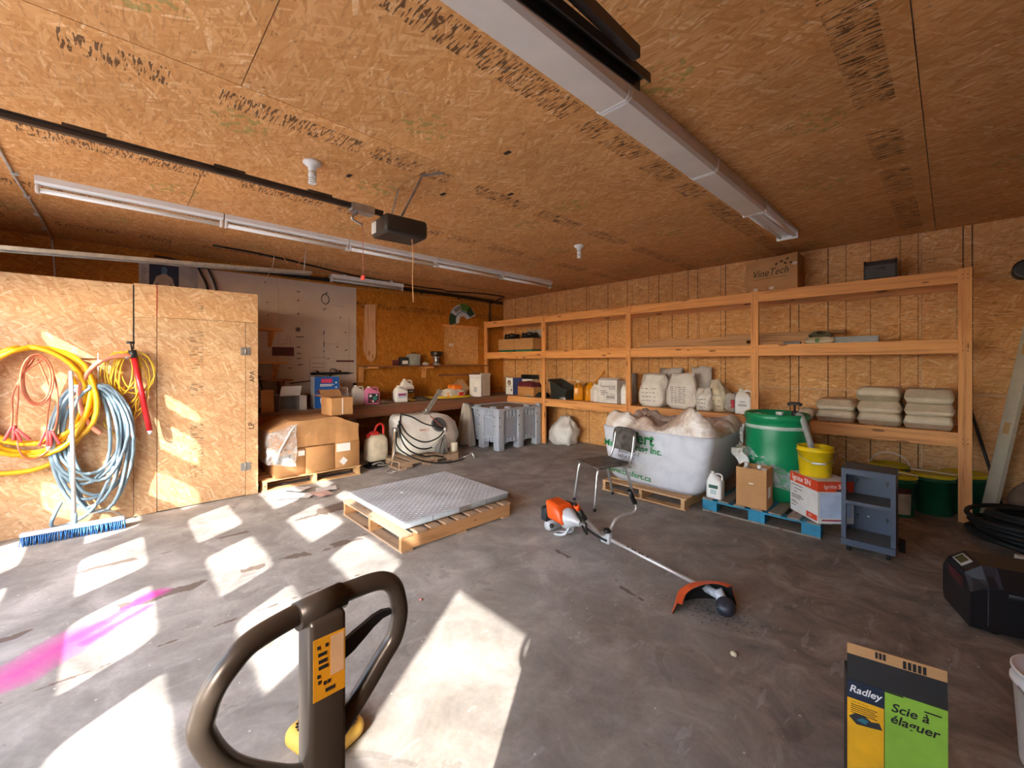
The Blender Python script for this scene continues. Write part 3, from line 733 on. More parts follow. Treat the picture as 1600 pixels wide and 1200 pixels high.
MB().bbox(-3.075,-3.025,1.335,1.355,2.155,2.19,.008).build('pull_handle', plain('red_handle', '#e2453a', .5), t, O)
MB().tube([(-2.99,1.72,2.56),(-2.98,1.73,2.40),(-2.99,1.73,2.20),(-2.985,1.735,2.02)], .004, 6, smooth=4).build('power_cord', plain('tan_cord', '#b98a62', .7), t, O)
# overhead door tracks
def track(name, lab, pts, mat, w=.032):
    t = thing(name, lab, 'door track', pts[len(pts)//2])
    O = pts[len(pts)//2]
    pp = smooth_pts(pts, 6); rings = []
    for i, p in enumerate(pp):
        d = (pp[min(i+1,len(pp)-1)] - pp[max(i-1,0)]).normalized(); s = Vector((1,0,0)); u = s.cross(d).normalized()
        prof = [(-w,.022),(-w,-.022),(-w*.3,-.026),(w*.3,-.026),(w,-.022),(w,.012),(w*.8,.012),(w*.8,-.016),(-w*.8,-.016),(-w*.8,.022)]
        rings.append([p + s*a - u*b for a, b in prof])
    MB().loft(rings, True, True, False).build('rail', mat, t, O)
    return t, O
t, O = track('door_track', 'galvanised left door track running below the ceiling above the closet', [(-5.2, YF+.09, 2.0), (-5.2, YF+.14, 2.22), (-5.2, -1.12, 2.40), (-5.2, -.7, 2.437), (-5.2, .5, 2.51), (-5.2, 1.66, 2.585)], M['steel'])
for y, z in ((1.58, 2.59),):
    MB().cyl((-5.19,y,z),(-5.19,y+.03,ZC-.001),.005,seg=6).build('hanger', M['steel'], t, O)
t, O = track('door_track', 'dark right door track ending overhead near the wide lights', [(-.78, YF+.09, 2.0), (-.78, YF+.14, 2.22), (-.78, -1.12, 2.40), (-.78, -.5, 2.45), (-.78, .5, 2.51), (-.78, 1.42, 2.57)], M['dark_steel'], .024)
MB().box(-.748, -.72, .7, 1.28, 2.56, 2.60).build('angle_brace', M['dark_steel'], t, O)
for y in (.75,): MB().box(-.745, -.723, y-.02, y+.02, 2.6, ZC-.001).build('hanger', M['dark_steel'], t, O)
# cables
M['cable_black'] = plain('black_cable', '#1d1a19', .5)
mb = MB()
for k in range(3):
    dz = -.02*k; r = .012
    mb.tube([(XL+.03, .75, ZC-.07+dz), (XL+.03, 1.9, ZC-.06+dz), (XL+.03, 3.0, ZC-.05+dz), (XL+.035, 4.9, ZC-.03+dz), (XL+.03, 6.06, ZC-.05+dz), (XL+.03, 6.45, ZC-.06+dz)], r, 7, smooth=6)
mb.tube([(XL+.03, 6.06, ZC-.06), (XL+.03, 6.06, 2.7), (XL+.03, 6.06, 2.445)], .014, 7)
for y in (1.6, 2.5, 3.4, 4.3, 5.2, 6.1): mb.box(XL+.005, XL+.05, y, y+.02, ZC-.11, ZC-.03)
single('cable_bundle', mb, M['cable_black'], 'bundle of black cables clipped along the top of the left wall', 'cable', (XL, 3.5, ZC-.06))
single('ceiling_cable', MB().tube([(-6.2,.85,ZC-.014),(-6.3,1.5,ZC-.014),(-6.78,2.95,ZC-.014),(-6.9,4.2,ZC-.014),(-6.85,4.6,ZC-.014),(-6.95,4.85,ZC-.014),(-6.70,5.4,ZC-.014),(-6.66,6.05,ZC-.014),(-6.85,6.2,ZC-.014),(-7.08,6.25,ZC-.03)], .013, 7, smooth=6), M['cable_black'], 'single black cable wandering over the ceiling above the workbench', 'cable', (-6.8, 4, ZC))
mb = MB().tube([(XL+.03,.80,2.86),(XL+.05,.84,2.75),(XL+.05,.9,2.6),(XL+.05,.95,2.34)], .014, 7, smooth=5).tube([(XL+.03,.9,2.86),(XL+.05,.93,2.8),(XL+.05,1.0,2.6),(XL+.05,1.03,2.34)], .014, 7, smooth=5)
mb.tube([(XL+.03,.35,2.92),(XL+.04,.6,2.9),(XL+.04,.85,2.84),(XL+.03,1.1,2.9)], .012, 7, smooth=5)
single('loose_cables', mb, M['cable_black'], 'black cables hanging down behind the closet top', 'cable', (XL, .9, 2.4))
mb = MB().tube([(-4.2,-.577,ZC-.012),(-5.0,-.575,ZC-.012),(-5.55,-.563,ZC-.012),(-6.3,-.55,ZC-.012),(-7.05,-.545,ZC-.02),(-7.11,-.54,ZC-.08),(-7.11,-.52,2.5),(-7.11,-.52,2.32)], .009, 7, smooth=4)
for x in (-4.9, -5.5, -6.1, -6.7): mb.box(x, x+.02, -.585, -.545, ZC-.024, ZC-.001)
single('white_cable', mb, plain('grey_white_cable', '#b9b4ac', .5), 'pale cable stapled across the ceiling above the closet', 'cable', (-5.7, -.56, ZC))
single('hook_string', MB().tube([(-6.2,1.52,ZC-.003),(-6.25,1.5,2.8),(-6.3,1.4,2.55),(-6.3,1.38,2.335)], .004, 5, smooth=4), plain('string', '#cfc6b8', .8), 'thin pale cord hanging from the ceiling down to the closet edge', 'cord', (-6.2, 1.5, ZC))
for k, (y, d) in enumerate(((1.62, .02), (1.86, -.02))):
    single('ceiling_stick', MB().tube([(-6.2, y, ZC-.002), (-6.2, y+d*3, ZC-.11)], .006, 6), M['lum_z'], ('short wooden peg hanging from the ceiling above the closet end', 'short wooden peg hanging from the ceiling nearer the workbench lamp')[k], 'peg', (-6.2, y, ZC-.11))
for k, (x, y) in enumerate(((-3.0, 2.03), (-2.6, 2.45), (-3.2, 1.3), (-2.1, 1.95))):
    single('ceiling_plate', MB().box(x-.03, x+.03, y-.016, y+.016, ZC-.004, ZC+.0), M['black'], ('small black plate on the ceiling behind the door opener', 'small black plate on the ceiling further towards the back wall', 'small black plate on the ceiling by the bulb holder', 'small black plate on the ceiling right of the opener strap')[k], 'plate', (x, y, ZC))
# stove pipe stub by the right edge
t = thing('vent_pipe', 'short black round vent pipe sticking out of the back wall at right', 'pipe', (.50, 6.45, 2.42))
O = (.50, 6.45, 2.42)
MB().cyl((.50,6.49,2.43),(.50,6.30,2.43),.085,seg=24).build('pipe', M['black'], t, O)
MB().lathe([(.07,0),(.09,0),(.09,.025),(.07,.025)], (0,0,0), 24, caps=False).xf(TR(.50,6.29,2.43,rx=-PI/2)).build('rim', M['dark_steel'], t, O)
# ------------------------------------------------------------------ things hung on the closet
def coil(n, cy, cz, ry, rz_, r, x0, spread, seed, seg=7, pts=30, top=None, jit=.05):
    """n loose loops hung from one point, in a yz plane"""
    rnd = random.Random(seed); P = []
    top = cz + rz_ if top is None else top
    for k in range(n):
        ay, az = ry*(1+rnd.uniform(-spread, spread)), rz_*(1+rnd.uniform(-spread, spread))
        oy = cy + rnd.uniform(-jit, jit); zc = top - az + rnd.uniform(-.015, .015); xo = x0 + rnd.uniform(0, r*4)
        for i in range(pts):
            a = PI/2 - 2*PI*i/pts
            P.append((xo + (r*1.2)*math.sin(2*a+k), oy + ay*math.cos(a)*(1+.06*math.sin(3*a+k*2)), zc + az*math.sin(a)))
    return P
M['yellow_hose'] = plain('yellow_hose', '#e0a912', .45, 0, .08)
M['blue_hose'] = plain('blue_grey_hose', '#7f97a6', .4, 0, .1)
M['orange_cable'] = plain('orange_cable', '#c4694a', .5, 0, .1)
M['yellow_cord'] = plain('yellow_cord', '#dfb92c', .5, 0, .08)
M['clamp_red'] = plain('clamp_red', '#b23a3a', .45); 
def hung(name, label, cat, O): return thing(name, label, cat, O)
O = (XC, -.55, 1.1)
t = hung('yellow_hose', 'thick yellow hose coiled on the closet front at the frame edge', 'hose', O)
MB().tube(coil(5, -.55, 1.1, .36, .46, .021, XC+.066, .10, 3, top=1.665), .021, 8).build('coil', M['yellow_hose'], t, O)
MB().tube([(XC+.07,-.3,1.4),(XC+.07,-.22,1.1),(XC+.06,-.25,.85),(XC+.07,-.45,.62),(XC+.06,-.75,.60),(XC+.05,-.98,.72)], .021, 8, smooth=6).build('loose_end', M['yellow_hose'], t, O)
O = (XC+.15, -.5, 1.4)
t = hung('jumper_cables', 'orange jumper cables with red clamps looped over a nail on the closet', 'cable', O)
for dx in (0, .016):
    pts = [(XC+.155+dx+.01*math.sin(a), -.50+(.078+dx)*math.cos(a), 1.385+(.205+dx)*math.sin(a)) for a in [2*PI*k/24 for k in range(24)]]
    MB().tube(pts, .0075, 6, closed=True).build('cable_loop', M['orange_cable'], t, O)
for y0, pts in ((-.62, [(1.58,-.45),(1.42,-.59),(1.2,-.61),(1.0,-.62),(.78,-.60),(.7,-.53),(.78,-.43),(.92,-.42)]), (-.5, [(1.58,-.48),(1.4,-.4),(1.15,-.38),(.95,-.40),(.82,-.47)]), (-.4, [(1.57,-.52),(1.3,-.63),(1.1,-.64),(.98,-.645)]), (-.3, [(1.56,-.5),(1.3,-.43),(1.1,-.44),(.93,-.45)])):
    MB().tube([(XC+.15+.01*math.sin(z*9+y0*7), y, z) for z, y in pts], .007, 6, smooth=5).build('cable', M['orange_cable'], t, O)
for y, z, s in ((-.645, .95, -.2), (-.60, .93, .5), (-.455, .88, -.15), (-.41, .88, .2)):
    mb = MB()
    for k in (-1, 1): mb.join(MB().bbox(-.012, .012, -.010, .010, -.075, .055, .006), TR(XC+.155, y+k*.014, z, rx=s+k*.16))
    mb.build('clamp', M['clamp_red'], t, O)
O = (XC+.08, -.2, .68)
t = hung('blue_hose', 'big loose coil of blue grey hose hung on the closet front above the broom', 'hose', O)
MB().tube(coil(11, -.18, .7, .235, .50, .0145, XC+.066, .20, 11, pts=26, top=1.32, jit=.07), .0145, 7).build('coil', M['blue_hose'], t, O)
MB().tube([(XC+.12,-.02,.55),(XC+.12,-.15,.2),(XC+.1,-.3,.08),(XC+.14,-.42,.1),(XC+.16,-.36,.3)], .0145, 7, smooth=6).build('loose_end', M['blue_hose'], t, O)
MB().tube([(XC+.1,-.10,.16),(XC+.12,-.2,.14),(XC+.12,-.05,.13),(XC+.11,.03,.07)], .007, 6, smooth=4).build('tie', M['steel'], t, O)
MB().tube([(XC+.004,-.13,1.62),(XC+.07,-.13,1.62),(XC+.07,-.13,1.33),(XC+.075,-.11,1.31)], .006, 6).build('hook', M['white'], t, O)
# broom
O = (-5.30, -.27, .0)
t = thing('push_broom', 'push broom with a pale handle and long blue bristle head leaning on the closet', 'broom', O)
MB().cyl((-5.33,-.275,.09),(-5.405,-.30,1.46),.0155,seg=10).build('handle', plain('pale_handle', '#cfc8c4', .5, 0, .1), t, O)
MB().cyl((-5.328,-.274,.07),(-5.334,-.276,.20),.021,seg=10).build('socket', M['blue_hose'], t, O)
hd = MB().bbox(-.325, .325, -.032, .032, 0, .035, .012); hd.xf(TR(-5.305,-.265,.075, rz=math.atan2(.63,.055)))
hd.build('head', plain('broom_block', '#b9bcc4', .5), t, O)
mb = MB(); R = TR(-5.305,-.265,0, rz=math.atan2(.63,.055)); rnd = random.Random(2)
for i in range(46):
    for j in range(4):
        x, y = -.315+.63*i/45, -.024+.016*j
        p = R @ Vector((x, y, .078)); q = R @ Vector((x+rnd.uniform(-.012,.012), y*1.7+rnd.uniform(-.012,.012), .002))
        mb.cyl(p, q, .0055, .0035, 4)
mb.build('bristles', plain('blue_bristles', '#2f6cab', .6, 0, .2), t, O)['kind'] = 'stuff'
# red hand pump with its hose
O = (XC+.1, .13, 1.2)
t = thing('hand_pump', 'long red hand pump with a pink discharge hose hung on the closet', 'pump', O)
a, b = Vector((XC+.10,.115,1.60)), Vector((XC+.10,.235,.86)); d = (b-a).normalized()
MB().cyl(a, b, .024, seg=14).build('barrel', plain('pump_red', '#c71f26', .35, 0, .06), t, O)
MB().cyl(a-d*.055, a+d*.02, .031, seg=14).build('head', M['black'], t, O)
mb = MB().cyl(a-d*.05, a-d*.13, .008, seg=8); c = a-d*.13
mb.cyl(c+Vector((0,-.03,.0)), c+Vector((0,.03,.0)), .012, seg=8); mb.build('t_handle', M['black'], t, O)
MB().tube([(XC+.09,.115,1.58),(XC+.11,.07,1.60),(XC+.12,-.06,1.575),(XC+.13,-.17,1.48),(XC+.13,-.245,1.3),(XC+.13,-.24,1.12),(XC+.13,-.19,.97),(XC+.14,-.11,.87)], .021, 10, smooth=6).build('hose', plain('pink_hose', '#cf8168', .5, 0, .08), t, O)
MB().cyl((XC+.1,.085,1.585),(XC+.105,.055,1.598),.026,seg=12).build('hose_clamp', M['steel'], t, O)
MB().cyl(b, b+d*.04, .02, .016, 12).build('foot_valve', plain('clear_grey', '#b9b9b4', .3), t, O)
# yellow cord
O = (XC+.06, .1, 1.3)
t = thing('twine_coil', 'thin yellow cord in tangled loops behind the red hand pump', 'cord', O)
MB().tube(coil(13, .075, 1.28, .115, .27, .006, XC+.06, .40, 21, seg=5, pts=18, top=1.63, jit=.06), .0055, 5).build('coil', M['yellow_cord'], t, O)
MB().tube([(XC+.05,.05,1.3),(XC+.07,-.05,1.05),(XC+.07,-.09,.95),(XC+.07,0,.84),(XC+.07,.1,.86),(XC+.07,.12,1.0),(XC+.06,.07,1.1)], .0055, 5, smooth=6).build('loose_end', M['yellow_cord'], t, O)
MB().bbox(XC+.06, XC+.09, .04, .075, 1.01, 1.07, .008).build('plug', M['steel'], t, O)
# ------------------------------------------------------------------ builders for containers and bags
def rr(cx, cy, w, d, r, z, n=3):
    r = min(r, w*.499, d*.499); pts = []
    for sx, sy, a0 in ((1,1,0),(-1,1,PI/2),(-1,-1,PI),(1,-1,PI*1.5)):
        for k in range(n+1):
            a = a0+PI/2*k/n; pts.append((cx+sx*(w/2-r)+r*math.cos(a), cy+sy*(d/2-r)+r*math.sin(a), z))
    return pts
def jug(label, loc, w, d, h, mat, cap_mat, rz=0, lab=None, group=None, name='jug', handle=True):
    """rectangular bottle with shoulders, a capped neck at one side and a loop handle. local +y is the label side's opposite"""
    t = thing(name, label, 'jug', loc, rz, group)
    s = .62 if handle else .72
    rg = [rr(0,0,w*.94,d*.94,.02,0), rr(0,0,w,d,.025,.012), rr(0,0,w,d,.025,h*s), rr(0,0,w*.97,d*.95,.03,h*(s+.05)), rr(-w*.1,0,w*.72,d*.7,.04,h*.80), rr(-w*.2,0,w*.36,d*.42,.04,h*.88), rr(-w*.2,0,w*.30,d*.36,.03,h*.91)]
    MB().loft(rg).build('body', mat, t)
    MB().lathe([(.0,h*.905),(min(w,d)*.17,h*.905),(min(w,d)*.17,h*.99),(min(w,d)*.15,h),(0,h)], (-w*.2,0,0), 14).build('cap', cap_mat, t)
    if handle:
        MB().tube([(-w*.1,0,h*.87),(w*.12,0,h*.92),(w*.36,0,h*.90),(w*.43,0,h*.80),(w*.42,0,h*s)], min(w,d)*.085, 8, smooth=4).build('handle', mat, t)
    if lab:
        mats, (lw, lh), words = lab
        z0 = h*.1
        MB().box(-lw/2, lw/2, -d/2-.0015, -d/2+.001, z0, z0+lh).build('label', mats, t)
        for j, (wd, sz, zz, mt) in enumerate(words):
            text(wd, sz, mt, t, face_negY(0, -d/2-.0022, z0+lh*zz))
    return t
def pillow(w, d, h, seed, nx=18, ny=14, wr=.012, flat=.35, corner=5.0):
    """a filled flat sack lying down, bottom at z=0"""
    mb = MB(); N = Vector((seed*7.3, seed*3.1, 0)); top = []; bot = []
    for j in range(ny+1):
        for i in range(nx+1):
            u, v = -1+2*i/nx, -1+2*j/ny
            f = max(0, (1-abs(u)**corner)*(1-abs(v)**corner))**.33
            wob = noise.noise(Vector((u*2.2, v*2.2, 0))+N)*wr*1.6 + noise.noise(Vector((u*6, v*6, 3))+N)*wr*.6
            x, y = u*w/2*(1-.03*abs(v)**3), v*d/2*(1-.03*abs(u)**3)
            top.append((x, y, h*.42 + f*(h*.58 + wob))); bot.append((x, y, h*.42*(1-f)))
    n = nx+1; fs = []
    for j in range(ny):
        for i in range(nx): a = j*n+i; fs.append((a, a+1, a+n+1, a+n))
    T = len(top); b2 = [(T+f[3], T+f[2], T+f[1], T+f[0]) for f in fs]
    mb.add(top+bot, fs+b2, True)
    per = [i for i in range(n)] + [j*n+nx for j in range(1,ny+1)] + [ny*n+i for i in range(nx-1,-1,-1)] + [j*n for j in range(ny-1,0,-1)]
    for k in range(len(per)):
        a, b = per[k], per[(k+1)%len(per)]; mb.f.append((a, T+a, T+b, b)); mb.sm.append(True)
    return mb
def sack_up(w, d, h, seed, seg=26, nz=16, wr=.02, top=.55, lean=(0,0)):
    """a slumped upright bag with a gathered, creased top, bottom at z=0"""
    N = Vector((seed*5.7, seed*2.3, seed)); rings = []
    for k in range(nz+1):
        v = k/nz; 
        sc = (.80+.20*min(1, v/.12)) if v < .12 else (1.0 if v < .45 else 1-(1-top)*((v-.45)/.55)**1.6)
        r = []
        for i in range(seg):
            a = 2*PI*i/seg; c, s = math.cos(a), math.sin(a)
            q = (abs(c)**4+abs(s)**4)**(-.25)
            fold = 1 + wr/ w*2*(noise.noise(Vector((c*2.2, s*2.2, v*3))+N)*1.3 + (.5+v*1.6)*noise.noise(Vector((c*5, s*5, v*2))+N))
            fz = h*v + (v**3)*h*.10*noise.noise(Vector((c*1.8, s*1.8, 9))+N)
            flat = 1-.5*max(0, v-.7)/.3
            r.append((c*q*w/2*sc*fold + lean[0]*v*v, s*q*d/2*sc*fold*flat + lean[1]*v*v, fz))
        rings.append(r)
    return MB().loft(rings)
def carton(t, w, d, h, mat, O=None, flaps=(), th=.004, name='walls', open_top=True, tape=None):
    """open box shell with outward flaps: (side, length, angle from upright)"""
    mb = MB().box(-w/2, w/2, -d/2, d/2, 0, th)
    mb.box(-w/2, w/2, -d/2, -d/2+th, th, h).box(-w/2, w/2, d/2-th, d/2, th, h).box(-w/2, -w/2+th, -d/2+th, d/2-th, th, h).box(w/2-th, w/2, -d/2+th, d/2-th, th, h)
    if not open_top: mb.box(-w/2, w/2, -d/2, d/2, h, h+th)
    o = mb.build(name, mat, t)
    for side, ln, ang in flaps:
        f = MB().box(-(w if side in 'fb' else d)/2+.003, (w if side in 'fb' else d)/2-.003, -th/2, th/2, 0, ln)
        R = {'f': TR(0,-d/2+.002,h,rz=0), 'b': TR(0,d/2-.002,h,rz=PI), 'l': TR(-w/2+.002,0,h,rz=-PI/2), 'r': TR(w/2-.002,0,h,rz=PI/2)}[side]
        f.xf(R @ Matrix.Rotation(ang,4,'X')).build('flap', mat, t)
    return o
def crumple(mb, amt, fr, seed):
    N = Vector((seed*3.3, seed*1.7, seed*.9))
    return mb.warp(lambda p: p + Vector((noise.noise(p*fr+N), noise.noise(p*fr+N+Vector((9,0,0))), noise.noise(p*fr+N+Vector((0,9,0)))))*amt)
def pallet(label, loc, L, Wd, rz, mats, H=.125, n_top=7, n_bot=3, style='stringer', name='pallet', drop=(), solid=False):
    """deck boards run across local y, stringers along local x"""
    t = thing(name, label, 'pallet', loc, rz)
    mt, ms = mats; th = .016
    bw = L/(n_top)*.70
    for k in range(n_top):
        if k in drop: continue
        x = -L/2 + bw/2 + (L-bw)*k/(n_top-1)
        e = random.uniform(-.008,.008)
        MB().box(x-bw/2, x+bw/2, -Wd/2+e, Wd/2+e, H-th, H-random.uniform(0,.002)).build('deck_board', mt, t)
    for k in range(n_bot if style == 'block' else 0):
        y = (-Wd/2+.05, 0, Wd/2-.05)[k]
        MB().box(-L/2, L/2, y-.05, y+.05, 0.0, th).build('bottom_board', mt, t)
    for k in range(n_bot if style != 'block' else 0):
        x = -L/2 + .05 + (L-.1)*k/max(1,n_bot-1)
        MB().box(x-.05, x+.05, -Wd/2, Wd/2, 0.0, th).build('bottom_board', mt, t)
    for y in (-Wd/2+.031, 0, Wd/2-.031):
        if style == 'stringer':
            mb = MB().box(-L/2, L/2, y-.019, y+.019, .045+.012, H-th)
            for a, b in ((-L/2, L/2),) if solid else ((-L/2, -L*.30), (-L*.12, L*.12), (L*.30, L/2)): mb.box(a, b, y-.019, y+.019, th, .0575)
            mb.build('stringer', ms, t)
        else:
            for x in (-L/2+.07, 0, L/2-.07):
                yc = max(-Wd/2+.05, min(Wd/2-.05, y))
                MB().box(x-.07, x+.07, yc-.048, yc+.048, th, H-th-.0155).build('block', ms, t)
    return t
# ------------------------------------------------------------------ things on the workbench and wall shelf
ZB = .862
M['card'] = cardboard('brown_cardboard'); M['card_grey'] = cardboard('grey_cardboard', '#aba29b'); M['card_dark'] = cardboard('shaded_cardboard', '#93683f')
M['card_white'] = cardboard('white_cardboard', '#d9d5d0')
M['clear_jug'] = plain('translucent_plastic', '#cfc9bf', .3, 0, .06); M['milk'] = plain('milky_plastic', '#dedad2', .35, 0, .04)
M['label_white'] = plain('white_label', '#e9e7e3', .6, 0, .02); M['label_dark'] = plain('dark_label', '#2f2d30', .6); M['label_amber'] = plain('amber_label', '#c98a2b', .6)
M['label_blue'] = plain('blue_label', '#3c4a7c', .6); M['label_red'] = plain('red_label', '#b5283a', .6); M['red'] = plain('red_plastic', '#c92f2f', .4)
# grey carton lying on its side, open to the room
t = thing('open_carton', 'grey cardboard carton on its side with its open end facing the room', 'box', (-6.55, 1.76, ZB), PI/2)
mb = MB().box(-.13,.13,-.17,.15,0,.004).box(-.13,.13,-.17,.15,.21,.214).box(-.13,-.126,-.17,.15,.004,.21).box(.126,.13,-.17,.15,.004,.21).box(-.126,.126,.146,.15,.004,.21)
mb.build('walls', M['card_grey'], t)
MB().box(-.13,.13,0,.004,0,.16).xf(TR(0,-.17,.205,rx=.5)).xf(Matrix.Identity(4)).build('white_flap', M['card_white'], t)
MB().box(-.002,.002,0,.12,0,.21).xf(TR(.13,-.17,.0,rz=PI+.5)).build('side_flap', M['card_grey'], t)
single('cardboard_piece', MB().box(0,.004,0,.16,0,.30).xf(TR(-6.36,1.40,ZB,rz=.15,ry=-.06)), M['card'], 'flat brown cardboard piece standing left of the grey carton', 'cardboard', (-6.36, 1.45, ZB))
t = thing('open_carton', 'brown cardboard carton open to the room between grey carton and blue box', 'box', (-6.74, 2.02, ZB), PI/2)
mb = MB().box(-.09,.09,-.12,.12,0,.004).box(-.09,.09,-.12,.12,.2,.204).box(-.09,-.086,-.12,.12,.004,.2).box(.086,.09,-.12,.12,.004,.2).box(-.086,.086,.116,.12,.004,.2)
mb.build('walls', M['card_dark'], t)
# blue sprayer box
t = thing('sprayer_box', 'tall bright blue retail box for a backpack sprayer on the workbench', 'box', (-6.49, 2.27, ZB), PI/2)
MB().box(-.175,.175,-.09,.09,0,.46).build('carton', plain('blue_box', '#1f5fae', .45, 0, .05), t)
MB().box(-.1765,-.1755,-.088,.088,.002,.458).build('side_print', plain('pale_side', '#b9c4d2', .5), t)
MB().box(-.085,.075,-.0925,-.091,.37,.43).build('brand_patch', plain('pink_red', '#d12a55', .5), t)
text('SOLO', .05, plain('pale_pink', '#e86d8c', .6), t, face_negY(-.005,-.0932,.40))
for z, w in ((.345,.2),(.325,.17)): MB().box(-.1,-.1+w,-.0925,-.091,z-.006,z+.006).build('printed_line', M['white_ink'], t)
MB().prism([(-.09,.06),(-.1,.13),(-.06,.21),(.06,.21),(.09,.16),(.08,.06)], 'y', -.0925, -.091).build('printed_tank', M['label_white'], t)
MB().prism([(-.04,.215),(.03,.215),(.02,.25),(-.03,.25)], 'y', -.0925, -.091).build('printed_cap', M['label_red'], t)
MB().cyl((-.105,-.091,.245),(-.105,-.0925,.245),.036,seg=18).build('round_emblem', M['label_red'], t)
MB().cyl((-.105,-.0926,.245),(-.105,-.0932,.245),.026,seg=18).build('emblem_centre', M['label_dark'], t)
for z in (.37,.30,.26,.22,.18): MB().bbox(.12,.145,-.0925,-.0905,z-.012,z+.012,.001).build('icon', M['white_ink'], t)
# jugs
jug('translucent white jug nearest the blue box on the bench', (-6.66, 2.60, ZB), .19, .14, .30, M['milk'], M['white'], 1.3)
jug('half full translucent jug between the white and the pink jug', (-6.55, 2.80, ZB), .19, .14, .31, M['clear_jug'], M['white'], 1.4)
t = jug('pink washer fluid jug with a dark label on the bench front', (-6.44, 2.98, ZB), .235, .14, .29, plain('pink_fluid', '#d77aa2', .3, 0, .05), M['white'], PI/2-.1)
MB().box(-.075,.095,-.0715,-.069,.03,.175).build('label', M['label_dark'], t)
for x, z, r, m in ((-.04,.14,.022,M['label_white']),(-.035,.07,.02,M['label_red']),(.03,.10,.035,plain('teal_print', '#3f8f80', .6)),(.06,.15,.014,M['label_white']),(.0,.055,.018,M['label_white']),(.07,.06,.014,M['label_red'])):
    MB().cyl((x,-.0717,z),(x,-.073,z),r,seg=10).build('printed_dot', m, t)
jug('white jug with a purple and blue label at the bench edge', (-6.49, 3.52, ZB), .225, .15, .28, M['white'], M['white'], PI/2-.05,
    (M['label_white'], (.17,.13), []))
t = [o for o in COL.objects if o.get('label') == 'white jug with a purple and blue label at the bench edge'][0]
MB().box(-.075,.075,-.0785,-.077,.105,.15).build('label_band', plain('violet_band', '#7a6aa5', .6), t)
MB().box(-.055,.055,-.0795,-.0787,.12,.142).build('label_title', M['label_red'], t)
MB().box(-.075,.075,-.0785,-.077,.075,.095).build('label_foot', plain('sky_band', '#a8c4dc', .6), t)
t = jug('taller white jug with an amber label behind the purple label jug', (-6.74, 3.78, ZB), .235, .16, .38, M['white'], M['white'], PI/2-.05)
MB().box(-.02,.105,-.0815,-.079,.04,.13).build('amber_label', M['label_amber'], t)
MB().box(-.02,.105,-.0815,-.079,.13,.195).build('dark_label', M['label_dark'], t)
MB().box(.0,.085,-.0825,-.0817,.15,.17).build('label_title', M['label_white'], t)
# rags, cords and bags in the middle of the bench
single('dirty_rag', crumple(pillow(.28,.2,.05,4).xf(TR(-6.48,3.2,ZB)), .02, 9, 3), plain('brown_rag', '#6b5848', .9), 'crumpled brown rag on the bench beside the pink jug', 'rag', (-6.48,3.2,ZB))
single('soil_heap', crumple(MB().lathe([(.17,0),(.15,.03),(.1,.055),(.0,.065)], (-6.62,3.98,ZB), 20), .02, 11, 5), plain('dark_soil', '#463a2c', .95), 'small heap of dark dried soil on the bench', 'soil', (-6.62,3.98,ZB))
pts = [(-6.50,3.7,ZB+.02),(-6.55,3.85,ZB+.012),(-6.72,4.2,ZB+.012),(-6.5,4.45,ZB+.012),(-6.42,4.75,ZB+.014),(-6.46,5.0,ZB+.012),(-6.6,4.9,ZB+.012),(-6.62,4.6,ZB+.012),(-6.80,4.2,ZB+.03),(-6.9,3.95,ZB+.012),(-6.7,3.62,ZB+.012)]
single('extension_cord', MB().tube(pts, .011, 7, smooth=8).tube([(p[0]-.04,p[1]+.05,p[2]+.018) for p in pts[2:8]], .011, 7, smooth=8), M['yellow_cord'], 'yellow extension cord lying in loops on the bench', 'cord', (-6.6,4.3,ZB))
t = thing('tool_bag', 'orange and white crumpled product bag on the bench', 'bag', (-6.66,4.72,ZB))
crumple(pillow(.36,.42,.17,6), .03, 8, 6).build('bag', plain('white_orange_bag', '#ded2bf', .6), t)
crumple(MB().bbox(-.10,.12,-.06,.17,.14,.245,.03), .01, 8, 2).build('orange_pack', plain('orange_pack', '#ee7d1e', .5), t)
crumple(MB().bbox(.11,.17,-.20,.0,.02,.11,.02), .01, 8, 3).build('orange_print', plain('orange_print', '#e8932f', .5), t)
crumple(MB().bbox(.13,.19,.03,.17,.03,.11,.02), .01, 8, 4).build('red_print', M['red'], t)
t = thing('tilted_carton', 'brown cardboard box tipped on its corner with a white shipping label', 'box', (-6.75,5.12,ZB+.02))
t.rotation_euler = (.72, 0, PI/2-.2)
t.rotation_euler = (0, -.75, PI/2-.15)
MB().box(-.10,.12,-.09,.09,.07,.32).build('carton', M['card'], t); MB().box(-.08,.05,-.0925,-.091,.12,.26).build('shipping_label', M['label_white'], t)
for c in kids(t):
    for v in c.data.vertices: v.co.z -= .0
t.location.z = ZB + .0 + .03
# tall white carton with open flaps
t = thing('white_carton', 'tall white carton with open flaps standing on the bench in the corner', 'box', (-6.56,5.33,ZB), PI/2+.35)
carton(t, .36, .27, .36, M['card_white'], flaps=(('f', .10, .15), ('r', .10, -.4), ('l', .08, .3)))
MB().box(-.178,.178,-.002,.002,0,.16).xf(TR(0,.133,.36,rx=.55)).build('brown_flap', M['card'], t)
MB().box(-.1825,-.181,-.04,.03,.09,.19).build('printed_mark', plain('grey_print', '#a9a9ad', .7), t)
MB().box(-.09,-.05,-.138,-.136,.02,.34).build('tape', M['label_white'], t)
